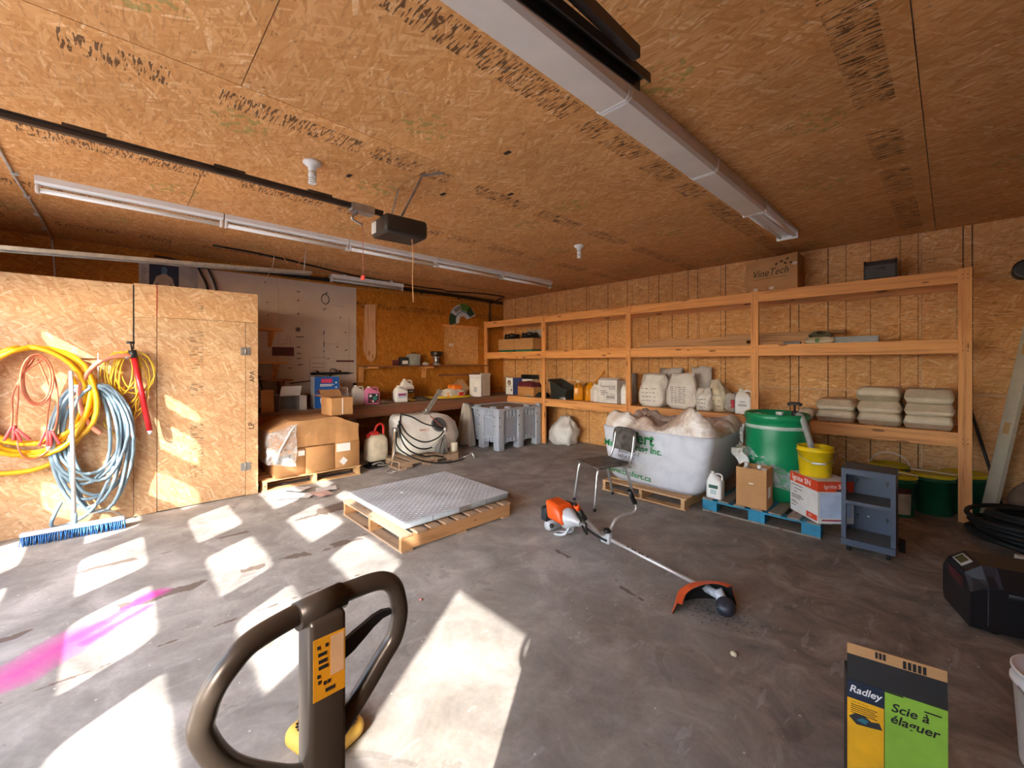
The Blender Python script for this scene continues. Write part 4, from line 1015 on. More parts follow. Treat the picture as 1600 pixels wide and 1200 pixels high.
# wall shelf items
ZS = 1.486
single('red_case', MB().bbox(-7.06,-6.93,3.66,3.74,ZS,ZS+.10,.012), plain('dark_red_case', '#5a2226', .5), 'small dark red case on the wall shelf', 'case', (-7,3.7,ZS))
t = thing('paint_can', 'squat dark container with white label on the wall shelf', 'can', (-7.0,3.86,ZS))
MB().bbox(-.06,.06,-.085,.085,0,.15,.02).build('body', M['label_dark'], t); MB().box(.0605,.062,-.055,.06,.02,.085).build('label', M['label_white'], t)
t = thing('metal_box', 'grey metal box with a small black handle on the wall shelf', 'box', (-7.0,4.07,ZS))
MB().bbox(-.08,.08,-.105,.105,0,.21,.012).build('body', plain('grey_metal_box', '#8f938f', .5), t)
MB().tube([(0,-.04,.21),(0,-.035,.24),(0,.035,.24),(0,.04,.21)], .008, 6).build('handle', M['black'], t)
MB().cyl((.08,.0,.12),(.088,.0,.12),.012,seg=10).build('lock', M['steel'], t)
single('cloth_ball', crumple(MB().lathe([(.0,0),(.06,.008),(.075,.03),(.05,.055),(0,.062)], (-7.0,4.34,ZS), 16), .01, 20, 2), plain('pale_cloth', '#b9aea2', .9), 'pale balled cloth on the wall shelf', 'cloth', (-7,4.34,ZS))
t = thing('camp_stove', 'chrome stove with a wide dark bowl on the wall shelf', 'stove', (-7.0,4.58,ZS))
MB().lathe([(.0,0),(.085,0),(.085,.02),(.06,.03),(.06,.15),(.075,.165),(0,.165)], (0,0,0), 18).build('body', M['chrome'], t)
MB().lathe([(.0,.166),(.09,.17),(.115,.21),(.12,.27),(.11,.27),(.1,.22),(0,.2)], (0,0,0), 20).build('bowl', M['dark_steel'], t)
for dy in (-.025,.02): MB().box(.058,.066,dy-.012,dy+.012,.04,.14).build('slot', M['black'], t)
# ------------------------------------------------------------------ things on the long shelving unit
Z1, Z2, Z3 = .855, 1.759, 2.442
# first bay
t = thing('dark_carton', 'brown carton of black coils in green trays on the upper shelf near the corner', 'box', (-6.22, 6.14, Z2))
for x in (-.26, .25): MB().bbox(x-.24,x+.24,-.155,.17,0,.045,.015).build('green_tray', plain('green_tray', '#3f7a5a', .5), t)
for x, w in ((-.255,.5),(.265,.52)):
    MB().box(x-w/2,x+w/2,-.165,-.161,.046,.27).box(x-w/2,x+w/2,.16,.164,.046,.30).box(x-w/2,x-w/2+.004,-.161,.16,.046,.27).box(x+w/2-.004,x+w/2,-.161,.16,.046,.27).build('carton', M['card'], t)
for x in (-.25,.27):
    for k in range(5): MB().tube([(x+(.19-.01*k)*math.cos(a), .0+.14*math.sin(a), .22+.035*k+.02*math.sin(3*a+k)) for a in [2*PI*j/20 for j in range(20)]], .018, 6, closed=True).build('coil', M['black_soft'], t)
MB().box(-.25,.25,0,.004,0,.17).xf(TR(.27,.165,.30,rx=-.2)).build('back_flap', M['card_grey'], t)
t = thing('photo_carton', 'small blue and white carton with a round portrait print on the lower shelf', 'box', (-6.45, 6.2, Z1), -.12)
MB().box(-.14,.11,-.13,.13,0,.36).build('carton', M['label_white'], t)
MB().box(.1105,.112,-.13,.13,0,.36).box(-.1415,-.1405,-.13,.13,0,.36).build('blue_side', M['label_blue'], t)['kind'] = 'stuff'
MB().cyl((-.02,-.1305,.25),(-.02,-.132,.25),.055,seg=18).build('portrait_hair', M['label_dark'], t)
MB().cyl((-.02,-.1322,.242),(-.02,-.133,.242),.036,seg=16).build('portrait_face', plain('print_skin', '#c99a7c', .6), t)
MB().box(.04,.075,-.132,-.1305,.08,.12).build('printed_square', M['label_dark'], t)
MB().box(-.14,.11,-.132,-.1305,.172,.178).build('printed_line', M['label_blue'], t)
single('white_carton', MB().box(-6.30,-5.98,6.27,6.42,Z1,Z1+.33), M['card_white'], 'plain white carton behind the wooden tray on the lower shelf', 'box', (-6.1,6.35,Z1))
single('dark_plaque', MB().bbox(-6.52,-6.0,6.462,6.492,1.17,1.275,.006), M['black'], 'black flat panel fixed on the wall above the lower shelf cartons', 'panel', (-6.2,6.48,1.2))
t = thing('wooden_tray', 'wooden crate heaped with dark red string bags on the lower shelf', 'crate', (-5.92, 6.13, Z1))
MB().box(-.23,.23,-.13,.11,0,.012).box(-.23,.23,-.13,-.115,.012,.19).box(-.23,.23,.095,.11,.012,.19).box(-.23,-.215,-.115,.095,.012,.19).box(.215,.23,-.115,.095,.012,.19).build('crate', lumber('crate_wood', 'x', '#b9854f', '#93622f', False), t)
crumple(pillow(.47,.26,.13,8), .03, 10, 4).xf(TR(0,-.01,.16)).build('red_bags', plain('dark_red_net', '#6e2330', .8), t)
mb = MB()
for k in range(6): mb.tube([(-5.56+(.16-.012*k)*math.cos(a), 6.12+(.12-.008*k)*math.sin(a), Z1+.014+.012*k) for a in [2*PI*j/22 for j in range(22)]], .011, 6, closed=True)
single('cable_coil', mb, M['black_soft'], 'small flat coil of black cable beside the second post', 'cable', (-5.56,6.12,Z1))
single('wire_tangle', MB().tube([(-5.86+.03*math.sin(k*2.1)+.03*k/3, 5.965+.015*math.cos(k*1.7), Z1+.008+.008*(k%3)) for k in range(14)], .005, 5, smooth=4), M['steel'], 'tangle of grey wire at the front edge of the lower shelf', 'wire', (-5.8,5.97,Z1))
# second bay
t = thing('black_bin', 'slanted dark grey plastic bin on the lower shelf beside the yellow jugs', 'bin', (-5.06, 6.15, Z1))
rg = [rr(0,0,.36,.34,.04,0), rr(0,0,.40,.38,.04,.28), rr(-.01,0,.43,.41,.04,.29), rr(-.01,0,.43,.41,.04,.32), rr(-.01,0,.40,.38,.04,.315), rr(0,0,.36,.34,.04,.02)]
MB().loft(rg).warp(lambda p: Vector((p.x, p.y, p.z*(1.12-.55*(p.x+.2)/.4 if p.z > .2 else 1)))).build('body', plain('dark_bin', '#343a38', .5), t)
single('hardware_pile', crumple(MB().lathe([(.09,0),(.07,.03),(.03,.05),(0,.055)], (-4.93,5.975,Z1), 14, sy=.4), .02, 25, 3), M['steel'], 'little pile of metal fittings in front of the dark bin', 'hardware', (-4.9,5.975,Z1))
M['amber_jug'] = plain('amber_jug', '#d58a10', .3, 0, .06)
jug('amber yellow jug next to the dark bin', (-4.70, 6.14, Z1), .24, .17, .34, M['amber_jug'], M['white'], -.9)
jug('amber yellow jug leaning side of the white jugs', (-4.47, 6.17, Z1), .25, .18, .33, M['amber_jug'], M['amber_jug'], 2.4)
single('yellow_stick', MB().tube([(-4.50,6.33,1.16),(-4.42,6.33,1.22),(-4.36,6.36,1.30),(-4.33,6.42,1.39)], .014, 8, smooth=3), M['amber_jug'], 'yellow stick rising behind the amber jugs', 'stick', (-4.4,6.35,1.2))
jug('white jug just right of the amber jugs', (-4.28, 6.10, Z1), .19, .15, .31, M['white'], M['white'], -.5)
jug('white jug in the shade between the first white jug and printed carton', (-4.22, 6.32, Z1), .20, .14, .27, M['white'], M['white'], 0)
t = thing('printed_carton', 'white carton printed with a black product name on the lower shelf', 'box', (-3.97, 6.12, Z1))
MB().box(-.185,.185,-.14,.14,0,.38).build('carton', M['card_white'], t)
MB().box(-.185,.185,-.002,.002,0,.1).xf(TR(-.02,-.12,.382,rx=-1.2)).build('flap', M['card_white'], t)
text('Thermorock', .062, M['ink'], t, face_negY(.0,-.1412,.28), sx=.95)
text('For', .03, M['ink'], t, face_negY(-.12,-.1412,.325))
for z, x0, w in ((.24,.03,.12),(.2,-.13,.1),(.17,-.13,.14),(.14,-.13,.08),(.11,-.02,.16),(.09,-.02,.16)):
    MB().box(x0,x0+w,-.1416,-.1405,z-.004,z+.004).build('printed_line', plain('grey_print', '#7f7c7a', .7) if False else M['ink'], t)
MB().box(-.02,.15,-.1412,-.1402,.05,.16).build('printed_panel', plain('pale_panel', '#c4bfba', .7), t)
single('grey_roll', MB().cyl((-3.70,6.30,Z1),(-3.70,6.30,Z1+.50),.085,seg=16), M['card_grey'], 'grey upright cardboard roll behind the narrow white jug', 'roll', (-3.7,6.3,Z1))
jug('narrow white jug beside the third post', (-3.665, 6.06, Z1), .15, .13, .34, M['white'], M['white'], .3)
single('thin_lath', MB().box(-4.15,-3.58,5.97,6.0,Z2,Z2+.018).xf(Matrix.Identity(4)), M['lum_x'], 'thin lath on the middle tier left of the third post', 'board', (-3.9,5.98,Z2))
# third bay: fertiliser sacks
M['sack'] = woven('white_sack', '#ddd5cc'); M['sack_cream'] = woven('cream_sack', '#d9ccb0'); M['sack_dark'] = woven('grey_sack', '#c4bcb4')
jug('translucent jug half hidden behind the third post', (-3.43, 6.37, Z1), .15, .15, .30, M['clear_jug'], M['white'], .2)
def upsack(label, x, y, w, d, h, seed, mat, rz=0, lines=0, words=None, lean=(0,0), top=.8):
    t = thing('fertiliser_sack', label, 'sack', (x, y, Z1), rz, 'sacks on the lower shelf')
    mb = sack_up(w, d, h, seed, wr=.034, top=top, lean=lean); mb.build('sack', mat, t)
    if lines:
        m = MB(); r = random.Random(seed)
        # printing follows the front of the sack
        front = [p for p in mb.v if p[1] < 0]
        def fy(px, pz): return min(((p[0]-px)**2+(p[2]-pz)**2, p[1]) for p in front)[1]
        for k in range(lines):
            z = h*(.18+.5*k/lines)
            for j in range(4):
                x0 = -w*.30+j*w*.14; l = w*r.uniform(.07,.12)
                y0, y1 = fy(x0,z)-.006, fy(x0+l,z)-.006
                m.add([(x0,y0,z-.004),(x0+l,y1,z-.004),(x0+l,y1,z+.004),(x0,y0,z+.004)], [(0,1,2,3)])
        m.build('printed_lines', plain('sack_print', '#6f6862', .8), t)['kind'] = 'stuff'
    return t
upsack('white fertiliser sack nearest the third post, folded over at its top', -3.20, 6.10, .43, .27, .50, 2, M['sack'], 0, 4)
upsack('white fertiliser sack with dense printing, second from the third post', -2.735, 6.10, .41, .27, .51, 5, M['sack'], .0, 9)
upsack('sack standing behind, between the two upright white sacks', -3.02, 6.37, .38, .2, .58, 8, M['sack_dark'])
upsack('sack with a gathered neck behind the dense printed sack', -2.58, 6.37, .34, .2, .60, 11, M['sack_dark'])
t = upsack('white sack slumped forward at the middle of the lower shelf', -2.415, 6.07, .22, .24, .32, 14, M['sack'], .1, 3, lean=(.02,0))
upsack('cream sack leaning with a twisted neck beside the crumpled bag', -2.215, 6.16, .22, .26, .43, 17, M['sack_cream'], 0, 3, lean=(-.08,0), top=.4)
t = thing('crumpled_bag', 'clear crumpled bag with a red print lying beside the white jug', 'bag', (-2.055, 6.14, Z1+.022))
crumple(pillow(.14,.3,.23,19), .035, 11, 8).build('bag', M['sack_dark'], t); crumple(MB().bbox(.02,.07,-.165,-.14,.05,.16,.01), .01, 9, 2).build('red_print', M['label_red'], t)
t = jug('white square jug against the fourth post on the lower shelf', (-1.885, 6.05, Z1), .20, .15, .33, M['white'], M['white'], 0, (M['label_white'], (.14,.16), []))
text('UREA', .03, M['ink'], t, face_negY(0,-.079,.16)); MB().box(-.05,.05,-.078,-.0768,.10,.13).build('printed_block', plain('pale_print','#b9b5b2',.7), t)
# lumber on the middle tier
M['board_tan'] = lumber('tan_board', 'x', '#b3855c', '#7d5634', False)
bl = [(-3.46,-1.80,6.02,6.20,Z2,Z2+.028,0,'long plank at the front of the lumber pile on the middle tier'),
      (-3.40,-1.86,6.04,6.2,Z2+.03,Z2+.068,.012,'plank stacked second in the lumber pile on the middle tier'),
      (-3.25,-1.79,6.06,6.2,Z2+.07,Z2+.125,-.01,'thick plank on top of the lumber pile left of the fourth post'),
      (-2.46,-1.05,6.24,6.40,Z2,Z2+.06,.0,'long plank behind the lumber pile crossing the fourth post'),
      (-2.40,-1.0,6.25,6.40,Z2+.062,Z2+.13,.01,'plank on top of the rear plank behind the fourth post'),
      (-2.2,-.86,6.27,6.38,Z2+.132,Z2+.17,-.006,'narrow plank on the very top of the rear lumber pile'),
      (-1.66,-1.20,6.0,6.14,Z2,Z2+.038,0,'short plank right of the fourth post on the middle tier')]
for x0, x1, y0, y1, z0, z1, a, lab in bl:
    c = ((x0+x1)/2, (y0+y1)/2, z0)
    o = MB().box(x0-c[0], x1-c[0], y0-c[1], y1-c[1], 0, z1-z0-.001).build('plank', M['board_tan']); o.location = c; o.rotation_euler = (0,0,a)
    tag(o, lab, 'plank', 'planks on the middle tier')
t = thing('net_bag', 'small sack with dark folded netting on the middle tier', 'bag', (-1.06, 6.08, Z2))
pillow(.30,.22,.08,23).build('sack', M['sack_cream'], t)
crumple(MB().lathe([(.0,.07),(.11,.075),(.12,.10),(.07,.13),(.0,.15)], (0,.02,0), 18), .045, 16, 5).build('netting', plain('olive_net', '#5b5640', .85), t)
MB().cyl((-.02,-.113,.035),(-.02,-.108,.035),.022,seg=10).build('green_print', plain('green_print', '#4f7f3a', .7), t)
single('grey_channel', MB().box(-.93,-.54,6.02,6.10,Z2,Z2+.004).box(-.93,-.54,6.02,6.024,Z2+.004,Z2+.07).box(-.93,-.54,6.096,6.10,Z2+.004,Z2+.07), plain('grey_channel', '#8b8d90', .5), 'short grey plastic channel on the middle tier', 'channel', (-.75,6.06,Z2))
single('grey_strip', MB().bbox(-1.42,-1.24,5.95,6.0,Z2,Z2+.03,.008), plain('grey_strip', '#77777a', .6), 'small grey strip of plastic in front of the rear planks', 'strip', (-1.3,5.97,Z2))
# fourth bay: stacked paper sacks
M['paper_sack'] = woven('paper_sack', '#e0cdaf', 220, .3)
stacks = [(-.92, 2, .365, ['bottom sack of the two high stack', 'top sack of the two high stack']),
          (-.535, 3, .375, ['bottom sack of the middle stack', 'middle sack of the middle stack', 'top sack of the middle stack']),
          (-.155, 3, .375, ['bottom sack of the stack against the end post', 'middle sack of the stack against the end post', 'top sack of the stack against the end post'])]
k = 0
for x, n, w, labs in stacks:
    for j in range(n):
        h = .128 if j < 2 else .15
        o = pillow(w, .50, h*.99, 30+k, corner=12, wr=.008).build('paper_sack', M['paper_sack'])
        o.location = (x+random.uniform(-.006,.006), 6.19, Z1+.128*j); o.rotation_euler = (0,0,random.uniform(-.012,.012))
        tag(o, 'tan filled paper sack, ' + labs[j], 'sack', 'paper sacks stacked on the lower shelf'); k += 1
single('small_sack', pillow(.16,.24,.12,51).xf(TR(-1.20,6.12,Z1)), M['paper_sack'], 'small tan bag beside the barrel pump on the lower shelf', 'bag', (-1.2,6.12,Z1))
# on top
t = thing('vine_carton', 'brown carton printed with a script shop name on top of the shelves', 'box', (-1.565, 6.2, Z3), .02)
cb = MB().bbox(-.29,.28,-.19,.17,0,.40,.006,1)
cb.warp(lambda p: Vector((p.x - (.025 if p.x < 0 and .1 < p.z < .3 else 0), p.y, p.z*(1+.12*(p.x+.28)/.56) if p.z > .2 else p.z))).build('carton', M['card'], t)
inkv = plain('dark_olive_ink', '#3f3a22', .8)
text('VineTech', .125, inkv, t, face_negY(-.02,-.1915,.235,.06), shear=.35, sx=.85)
MB().prism([(-.20,.152),(.16,.172),(.16,.176),(-.20,.156)], 'y', -.192, -.1905).build('printed_line', inkv, t)
for x, z, a in ((.04,.315,.8),(.09,.345,.5),(.13,.34,-.5),(.16,.36,.9),(.19,.33,-.2)):
    MB().prism([(0,0),(.02,.014),(.05,0),(.02,-.012)], 'y', -.192, -.1905).xf(TR(x,0,z) @ Matrix.Rotation(-a,4,'Y')).build('printed_leaf', inkv, t)
for x, z in ((-.18,.03),(.0,.035),(.25,.31)): MB().box(x-.025,x+.025,-.1925,-.1905,z-.015,z+.02).build('tape', plain('clear_tape', '#c9b6a4', .3), t)
t = thing('plastic_case', 'dark grey rounded plastic case on top of the shelves at right', 'case', (-.535, 6.17, Z3), .05)
cs = MB(); cs.prism([(-.13,.02),(-.12,.0),(.12,.0),(.13,.02),(.12,.16),(.09,.20),(-.06,.22),(-.10,.205),(-.125,.16)], 'x', -.135, .135)
cs.build('shell', plain('charcoal_case', '#3d3b3d', .5), t)
for x in (-.137, .118): MB().prism([(-.137,.015),(-.125,-.0),(.125,-.0),(.137,.015),(.127,.163),(.094,.206),(-.062,.227),(-.105,.211),(-.132,.163)], 'x', x, x+.018).build('end_rim', M['black'], t)
MB().bbox(-.02,.04,-.14,-.13,.1,.13,.003).build('latch', M['black'], t)
# ------------------------------------------------------------------ things on the floor, left to right
M['pine_x'] = lumber('pallet_pine_x', 'x', '#c9a173', '#a67c4f'); M['pine_y'] = lumber('pallet_pine_y', 'y', '#c9a173', '#a67c4f')
M['old_x'] = lumber('old_pallet_x', 'x', '#a98e74', '#7f6650'); M['old_y'] = lumber('old_pallet_y', 'y', '#a98e74', '#7f6650')
M['film'] = film('stretch_film'); M['worn_x'] = lumber('worn_stringer', 'x', '#b88a5e', '#8d633f')
# cartons on their pallet in front of the bench
pallet('pale wooden pallet under the three brown cartons in front of the workbench', (-5.94, 1.835, 0), .72, 1.19, 0, (M['pine_y'], M['pine_x']), .128, 5)
for k, (y0, y1, x1, h, lab) in enumerate(((1.375,1.728,-5.615,.325,'brown carton with dark printed patch at the near end of the pallet'), (1.732,2.088,-5.60,.33,'plain brown carton in the middle of the pallet row'), (2.092,2.425,-5.60,.34,'brown carton with a white label at the far end of the pallet'))):
    t = thing('carton', lab, 'box', (x1-.33, (y0+y1)/2, .129), PI/2, 'cartons on the left pallet')
    w = (y1-y0)/2
    cb = MB().bbox(-w, w, -.33, .33, 0, h, .008, 1); crumple(cb, .006, 6, k).build('carton', M['card'], t)
    MB().box(-.03,.03,-.325,.325,h,h+.0015).build('tape', plain('brown_tape', '#b79468', .3), t)
    if k == 0:
        MB().box(-.16,-.09,-.3385,-.331,.17,.265).box(-.085,.02,-.3385,-.331,.19,.265).build('printed_patch', plain('slate_print', '#5a5856', .7), t)['kind'] = 'stuff'
        MB().box(-.08,.02,-.3395,-.3385,.20,.225).build('printed_title', M['label_white'], t)
        MB().box(.09,.165,-.3385,-.331,.235,.30).build('shipping_label', M['label_white'], t)
    if k == 2:
        MB().box(-.15,.03,-.3385,-.331,.22,.325).build('shipping_label', M['label_white'], t)
        MB().box(-.04,.04,-.0005,.0005,-.04,.04).xf(TR(-.06,-.338,.09) @ Matrix.Rotation(.75,4,'Y')).build('diamond_label', M['label_white'], t)
t = thing('wrapped_carton', 'long sagging brown carton in stretch film lying on the three cartons', 'box', (-5.9, 1.86, .47), PI/2)
cb = MB().bbox(-.53,.55,-.29,.32,0,.34,.02,2)
bm_ = MB(); 
def sag(p):
    f = max(0, min(1, (p.x+.53)/1.08)); top = p.z/.34
    s = .0
    if f < .2: s = -.10*(1-f/.2)*top
    if f > .72: s = -.11*((f-.72)/.28)*top
    return Vector((p.x+.02*top*noise.noise(p*4), p.y+.05*top*(1-f)*(-.3)+.02*noise.noise(p*5), p.z + s + .02*noise.noise(p*3+Vector((4,0,0)))*top))
grid = MB()
def gbox(x0,x1,y0,y1,z0,z1,n=(14,6,5)):
    mb = MB()
    def face(o, u, v, nu, nv):
        vs = [tuple(Vector(o)+Vector(u)*i/nu+Vector(v)*j/nv) for j in range(nv+1) for i in range(nu+1)]
        mb.add(vs, [(j*(nu+1)+i, j*(nu+1)+i+1, (j+1)*(nu+1)+i+1, (j+1)*(nu+1)+i) for j in range(nv) for i in range(nu)], False)
    X, Y, Z = x1-x0, y1-y0, z1-z0
    face((x0,y0,z0),(X,0,0),(0,0,Z),n[0],n[2]); face((x1,y1,z0),(-X,0,0),(0,0,Z),n[0],n[2])
    face((x1,y0,z0),(0,Y,0),(0,0,Z),n[1],n[2]); face((x0,y1,z0),(0,-Y,0),(0,0,Z),n[1],n[2])
    face((x0,y0,z1),(X,0,0),(0,Y,0),n[0],n[1]); face((x0,y1,z0),(X,0,0),(0,-Y,0),n[0],n[1])
    return mb
gbox(-.53,.55,-.29,.32,0,.34).warp(sag).build('carton', M['card'], t)
gbox(-.56,-.25,-.315,.33,-.22,.30,(6,6,8)).warp(lambda p: sag(p)+Vector((0,-.012,0))+Vector((noise.noise(p*9),noise.noise(p*9+Vector((5,0,0))),0))*.02).build('stretch_film', M['film'], t)
MB().tube([(-.50,-.36,-.15),(-.44,-.35,.0),(-.36,-.34,.14),(-.30,-.33,.24),(-.2,-.28,.30),(-.08,-.27,.29)], .012, 6, smooth=5).build('twisted_film', plain('white_film', '#dcd8d4', .4), t)
# open brown carton on top
t = thing('open_carton', 'brown carton with lifted flaps on the wrapped carton beside the blue box', 'box', (-5.93, 2.24, .815), PI/2+.08)
carton(t, .30, .32, .235, M['card'], flaps=(('l', .15, 1.25), ('b', .13, .75)))
MB().box(-.148,.148,-.158,.158,.228,.2305).build('inner_flap', M['card'], t)
MB().box(-.005,.008,-.1625,-.16,.01,.23).build('tape', M['label_white'], t)
# papers on the floor
for k, (x, y, rz, s, c) in enumerate(((-5.30,1.36,.3,1.0,'#cfc9c6'),(-5.12,1.52,.9,.9,'#d9d5d2'),(-5.02,1.72,.2,.8,'#c9a89a'),(-5.16,1.82,1.3,.75,'#d3cecb'),(-5.38,1.56,.6,.8,'#c9c4c2'))):
    g = MB(); n = 6
    vs = [((-.15+.3*i/n)*s, (-.11+.22*j/n)*s, .006+.004*k+.022*s*max(0, noise.noise(Vector((i*.6+k*9, j*.6, k))))) for j in range(n+1) for i in range(n+1)]
    g.add(vs, [(j*(n+1)+i, j*(n+1)+i+1, (j+1)*(n+1)+i+1, (j+1)*(n+1)+i) for j in range(n) for i in range(n)], True)
    o = g.build('paper_sheet', plain('paper', c, .8, 0, .12), None, None, False); o.location = (x, y, .002); o.rotation_euler = (0,0,rz)
    tag(o, ['crumpled paper sheet nearest the closet end on the floor', 'white paper sheet on top of the litter by the pallet', 'pinkish printed sheet at the scale side of the paper litter', 'small pale sheet furthest from the closet in the paper litter', 'grey paper sheet against the pallet in the paper litter'][k], 'paper', 'papers on the floor')
# backpack sprayer
t = thing('backpack_sprayer', 'cream backpack sprayer with a red handle on the floor under the bench edge', 'sprayer', (-5.86, 2.78, 0), PI/2+.1)
MB().loft([rr(0,0,.30,.2,.05,.1),rr(0,0,.32,.22,.07,.14),rr(0,0,.33,.23,.08,.30),rr(0,0,.31,.22,.08,.40),rr(0,0,.24,.17,.07,.46),rr(0,0,.12,.1,.04,.48)]).build('tank', plain('cream_tank', '#d6cdb6', .4), t)
MB().loft([rr(0,0,.32,.24,.05,0),rr(0,0,.30,.22,.05,.03),rr(0,0,.2,.16,.04,.04),rr(0,0,.2,.16,.04,.1)]).build('base', M['black'], t)
MB().lathe([(0,.475),(.08,.475),(.08,.50),(.05,.52),(0,.525)], (-.03,0,0), 16).build('cap', M['red'], t)
MB().tube([(-.02,0,.50),(.0,0,.57),(.05,0,.615),(.11,0,.60),(.125,0,.52),(.12,0,.45)], .018, 8, smooth=5).build('handle', M['red'], t)
MB().bbox(-.15,-.10,-.03,.03,.44,.49,.01).build('pump_cap', M['red'], t)
MB().tube([(.14,-.06,.09),(.18,-.1,.05),(.10,-.16,.03),(-.06,-.15,.05)], .012, 6, smooth=4).tube([(-.12,-.1,.06),(-.02,-.13,.08),(.06,-.12,.05)], .014, 6, smooth=4).build('hose', M['steel'], t)
# tank sprayer on its pallet
pallet('weathered low pallet under the white spray tank', (-5.80, 3.42, 0), 1.02, .86, PI/2, (M['old_y'], M['old_x']), .115, 6)
t = thing('spot_sprayer', 'white spray tank with dark round lid, black hoses and a boom on the low pallet', 'sprayer', (-5.88, 3.60, .116), PI/2-.10)
t.scale = (.97, .97, .97)
M['tank'] = plain('white_tank', '#dedcd6', .4, 0, .05)
prof = [(-.30,.02),(-.345,.08),(-.345,.22),(-.10,.585),(-.03,.61),(.24,.61),(.30,.55),(.30,.08),(.26,.02)]
def endr(x, s, dz=0): return [(x, a*s, .31+(z-.31)*s+dz) for a, z in prof]
MB().loft([endr(-.50,.80), endr(-.485,.90), endr(-.44,1.0), endr(-.1,1.01), endr(-.06,.985), endr(-.02,1.01), endr(.24,1.0), endr(.44,.82), endr(.58,.46)]).build('tank', M['tank'], t)
nrm = Vector((0,-.365,-.245)).normalized(); tz = Vector((0,.245,.365)).normalized(); nn = Vector((0,-.83,.557))
R = Matrix.Translation((.17,-.205,.43)) @ nn.to_track_quat('Z','Y').to_matrix().to_4x4()
MB().lathe([(.0,-.02),(.125,-.02),(.125,.03),(.11,.042),(.1,.036),(.0,.034)], (0,0,0), 26).xf(R).build('lid', plain('charcoal_lid', '#45474a', .5), t)
text('FIMCO', .055, M['label_red'], t, Matrix.Translation((-.10,-.247,.375)) @ Matrix.Rotation(math.atan2(.365,.245),4,'X'))
MB().tube([(.05,-.05,.61),(.02,-.05,.70)], .02, 8).box(-.03,.015,-.06,-.03,.62,.66).xf(Matrix.Identity(4)).build('boom_socket', M['steel'], t)
bo = MB().box(-.02,.02,-.02,.02,-.05,.46); bo.box(-.028,-.02,-.026,.026,.0,.46).box(.02,.028,-.026,.026,.0,.46); bo.box(-.035,.035,-.03,.03,.40,.46)
bo.xf(TR(.02,-.05,.62,ry=.62)).build('boom', M['steel'], t)
for k, pts in enumerate(([(.17,-.42,.40),(.02,-.43,.44),(-.16,-.35,.50),(-.30,-.20,.60),(-.42,-.05,.64)], [(.17,-.42,.38),(.0,-.52,.28),(-.24,-.52,.24),(-.46,-.46,.36),(-.53,-.32,.52)], [(-.53,-.25,.56),(-.58,-.42,.36),(-.50,-.52,.16),(-.28,-.56,.04),(-.10,-.58,.02),(.06,-.60,-.02)], [(-.53,-.22,.50),(-.62,-.38,.22),(-.46,-.54,.05),(-.2,-.6,-.06),(.06,-.66,-.095),(.36,-.64,-.09),(.5,-.62,-.02)], [(-.42,-.05,.62),(-.52,-.30,.40),(-.40,-.46,.20),(-.2,-.46,.12),(.05,-.44,.15)])):
    MB().tube(pts, .0115, 7, smooth=6).build('hose', M['black_soft'], t)
MB().tube([(.06,-.06,.6),(.12,-.3,.47),(.2,-.42,.36)], .006, 6).build('red_line', plain('red_line', '#8d3b34', .5), t)
fan_ = MB(); vs = []
for k in range(9):
    a = -1.0+1.5*k/8
    vs += [(.16+.02*math.sin(k), -.44, .30), (.10+.30*math.sin(a)*.75, -.47-.04*(k%2), .32-.31*math.cos(a))]
fan_.add(vs, [(2*k,2*k+1,2*k+3,2*k+2) for k in range(8)], True)
so = MB(); so.v = fan_.v + [(p[0],p[1]+.012,p[2]) for p in fan_.v]; n8 = len(fan_.v)
so.f = fan_.f + [tuple(i+n8 for i in reversed(f)) for f in fan_.f] + [(2*k+1, 2*k+1+n8, 2*k+3+n8, 2*k+3) for k in range(8)]; so.sm = [True]*len(so.f)
so.build('drift_shield', plain('grey_shield', '#8d8a86', .25, 0, .1), t)
MB().bbox(-.62,-.54,-.28,-.18,.30,.46,.02).tube([(-.58,-.22,.3),(-.62,-.3,.12),(-.68,-.34,-.06)], .016, 8).build('pump', M['steel'], t)
MB().lathe([(0,0),(.03,0),(.03,.05),(.015,.07),(0,.07)], (.17,-.44,.35), 12).build('valve', M['chrome'], t)
MB().tube([(.40,-.64,-.06),(.5,-.64,-.03),(.56,-.62,-.01)], .010, 7).tube([(.56,-.62,-.01),(.60,-.66,-.10)], .018, 8).build('spray_gun', M['chrome'], t)
MB().tube([(-.60,-.25,.42),(-.64,-.34,.34),(-.69,-.40,.14),(-.72,-.42,-.09)], .007, 6, smooth=4).build('tan_line', plain('tan_line', '#b08a66', .6), t)
MB().tube([(-.74,-.46,-.105),(-.80,-.52,-.105),(-.86,-.60,-.105),(-.80,-.70,-.105),(-.74,-.66,-.105),(-.78,-.60,-.105)], .006, 6, smooth=5).build('floor_line', M['steel'], t)
MB().bbox(.30,.40,-.46,-.36,-.0,.16,.02).build('motor_block', plain('cream_block', '#cfc8b4', .5), t)
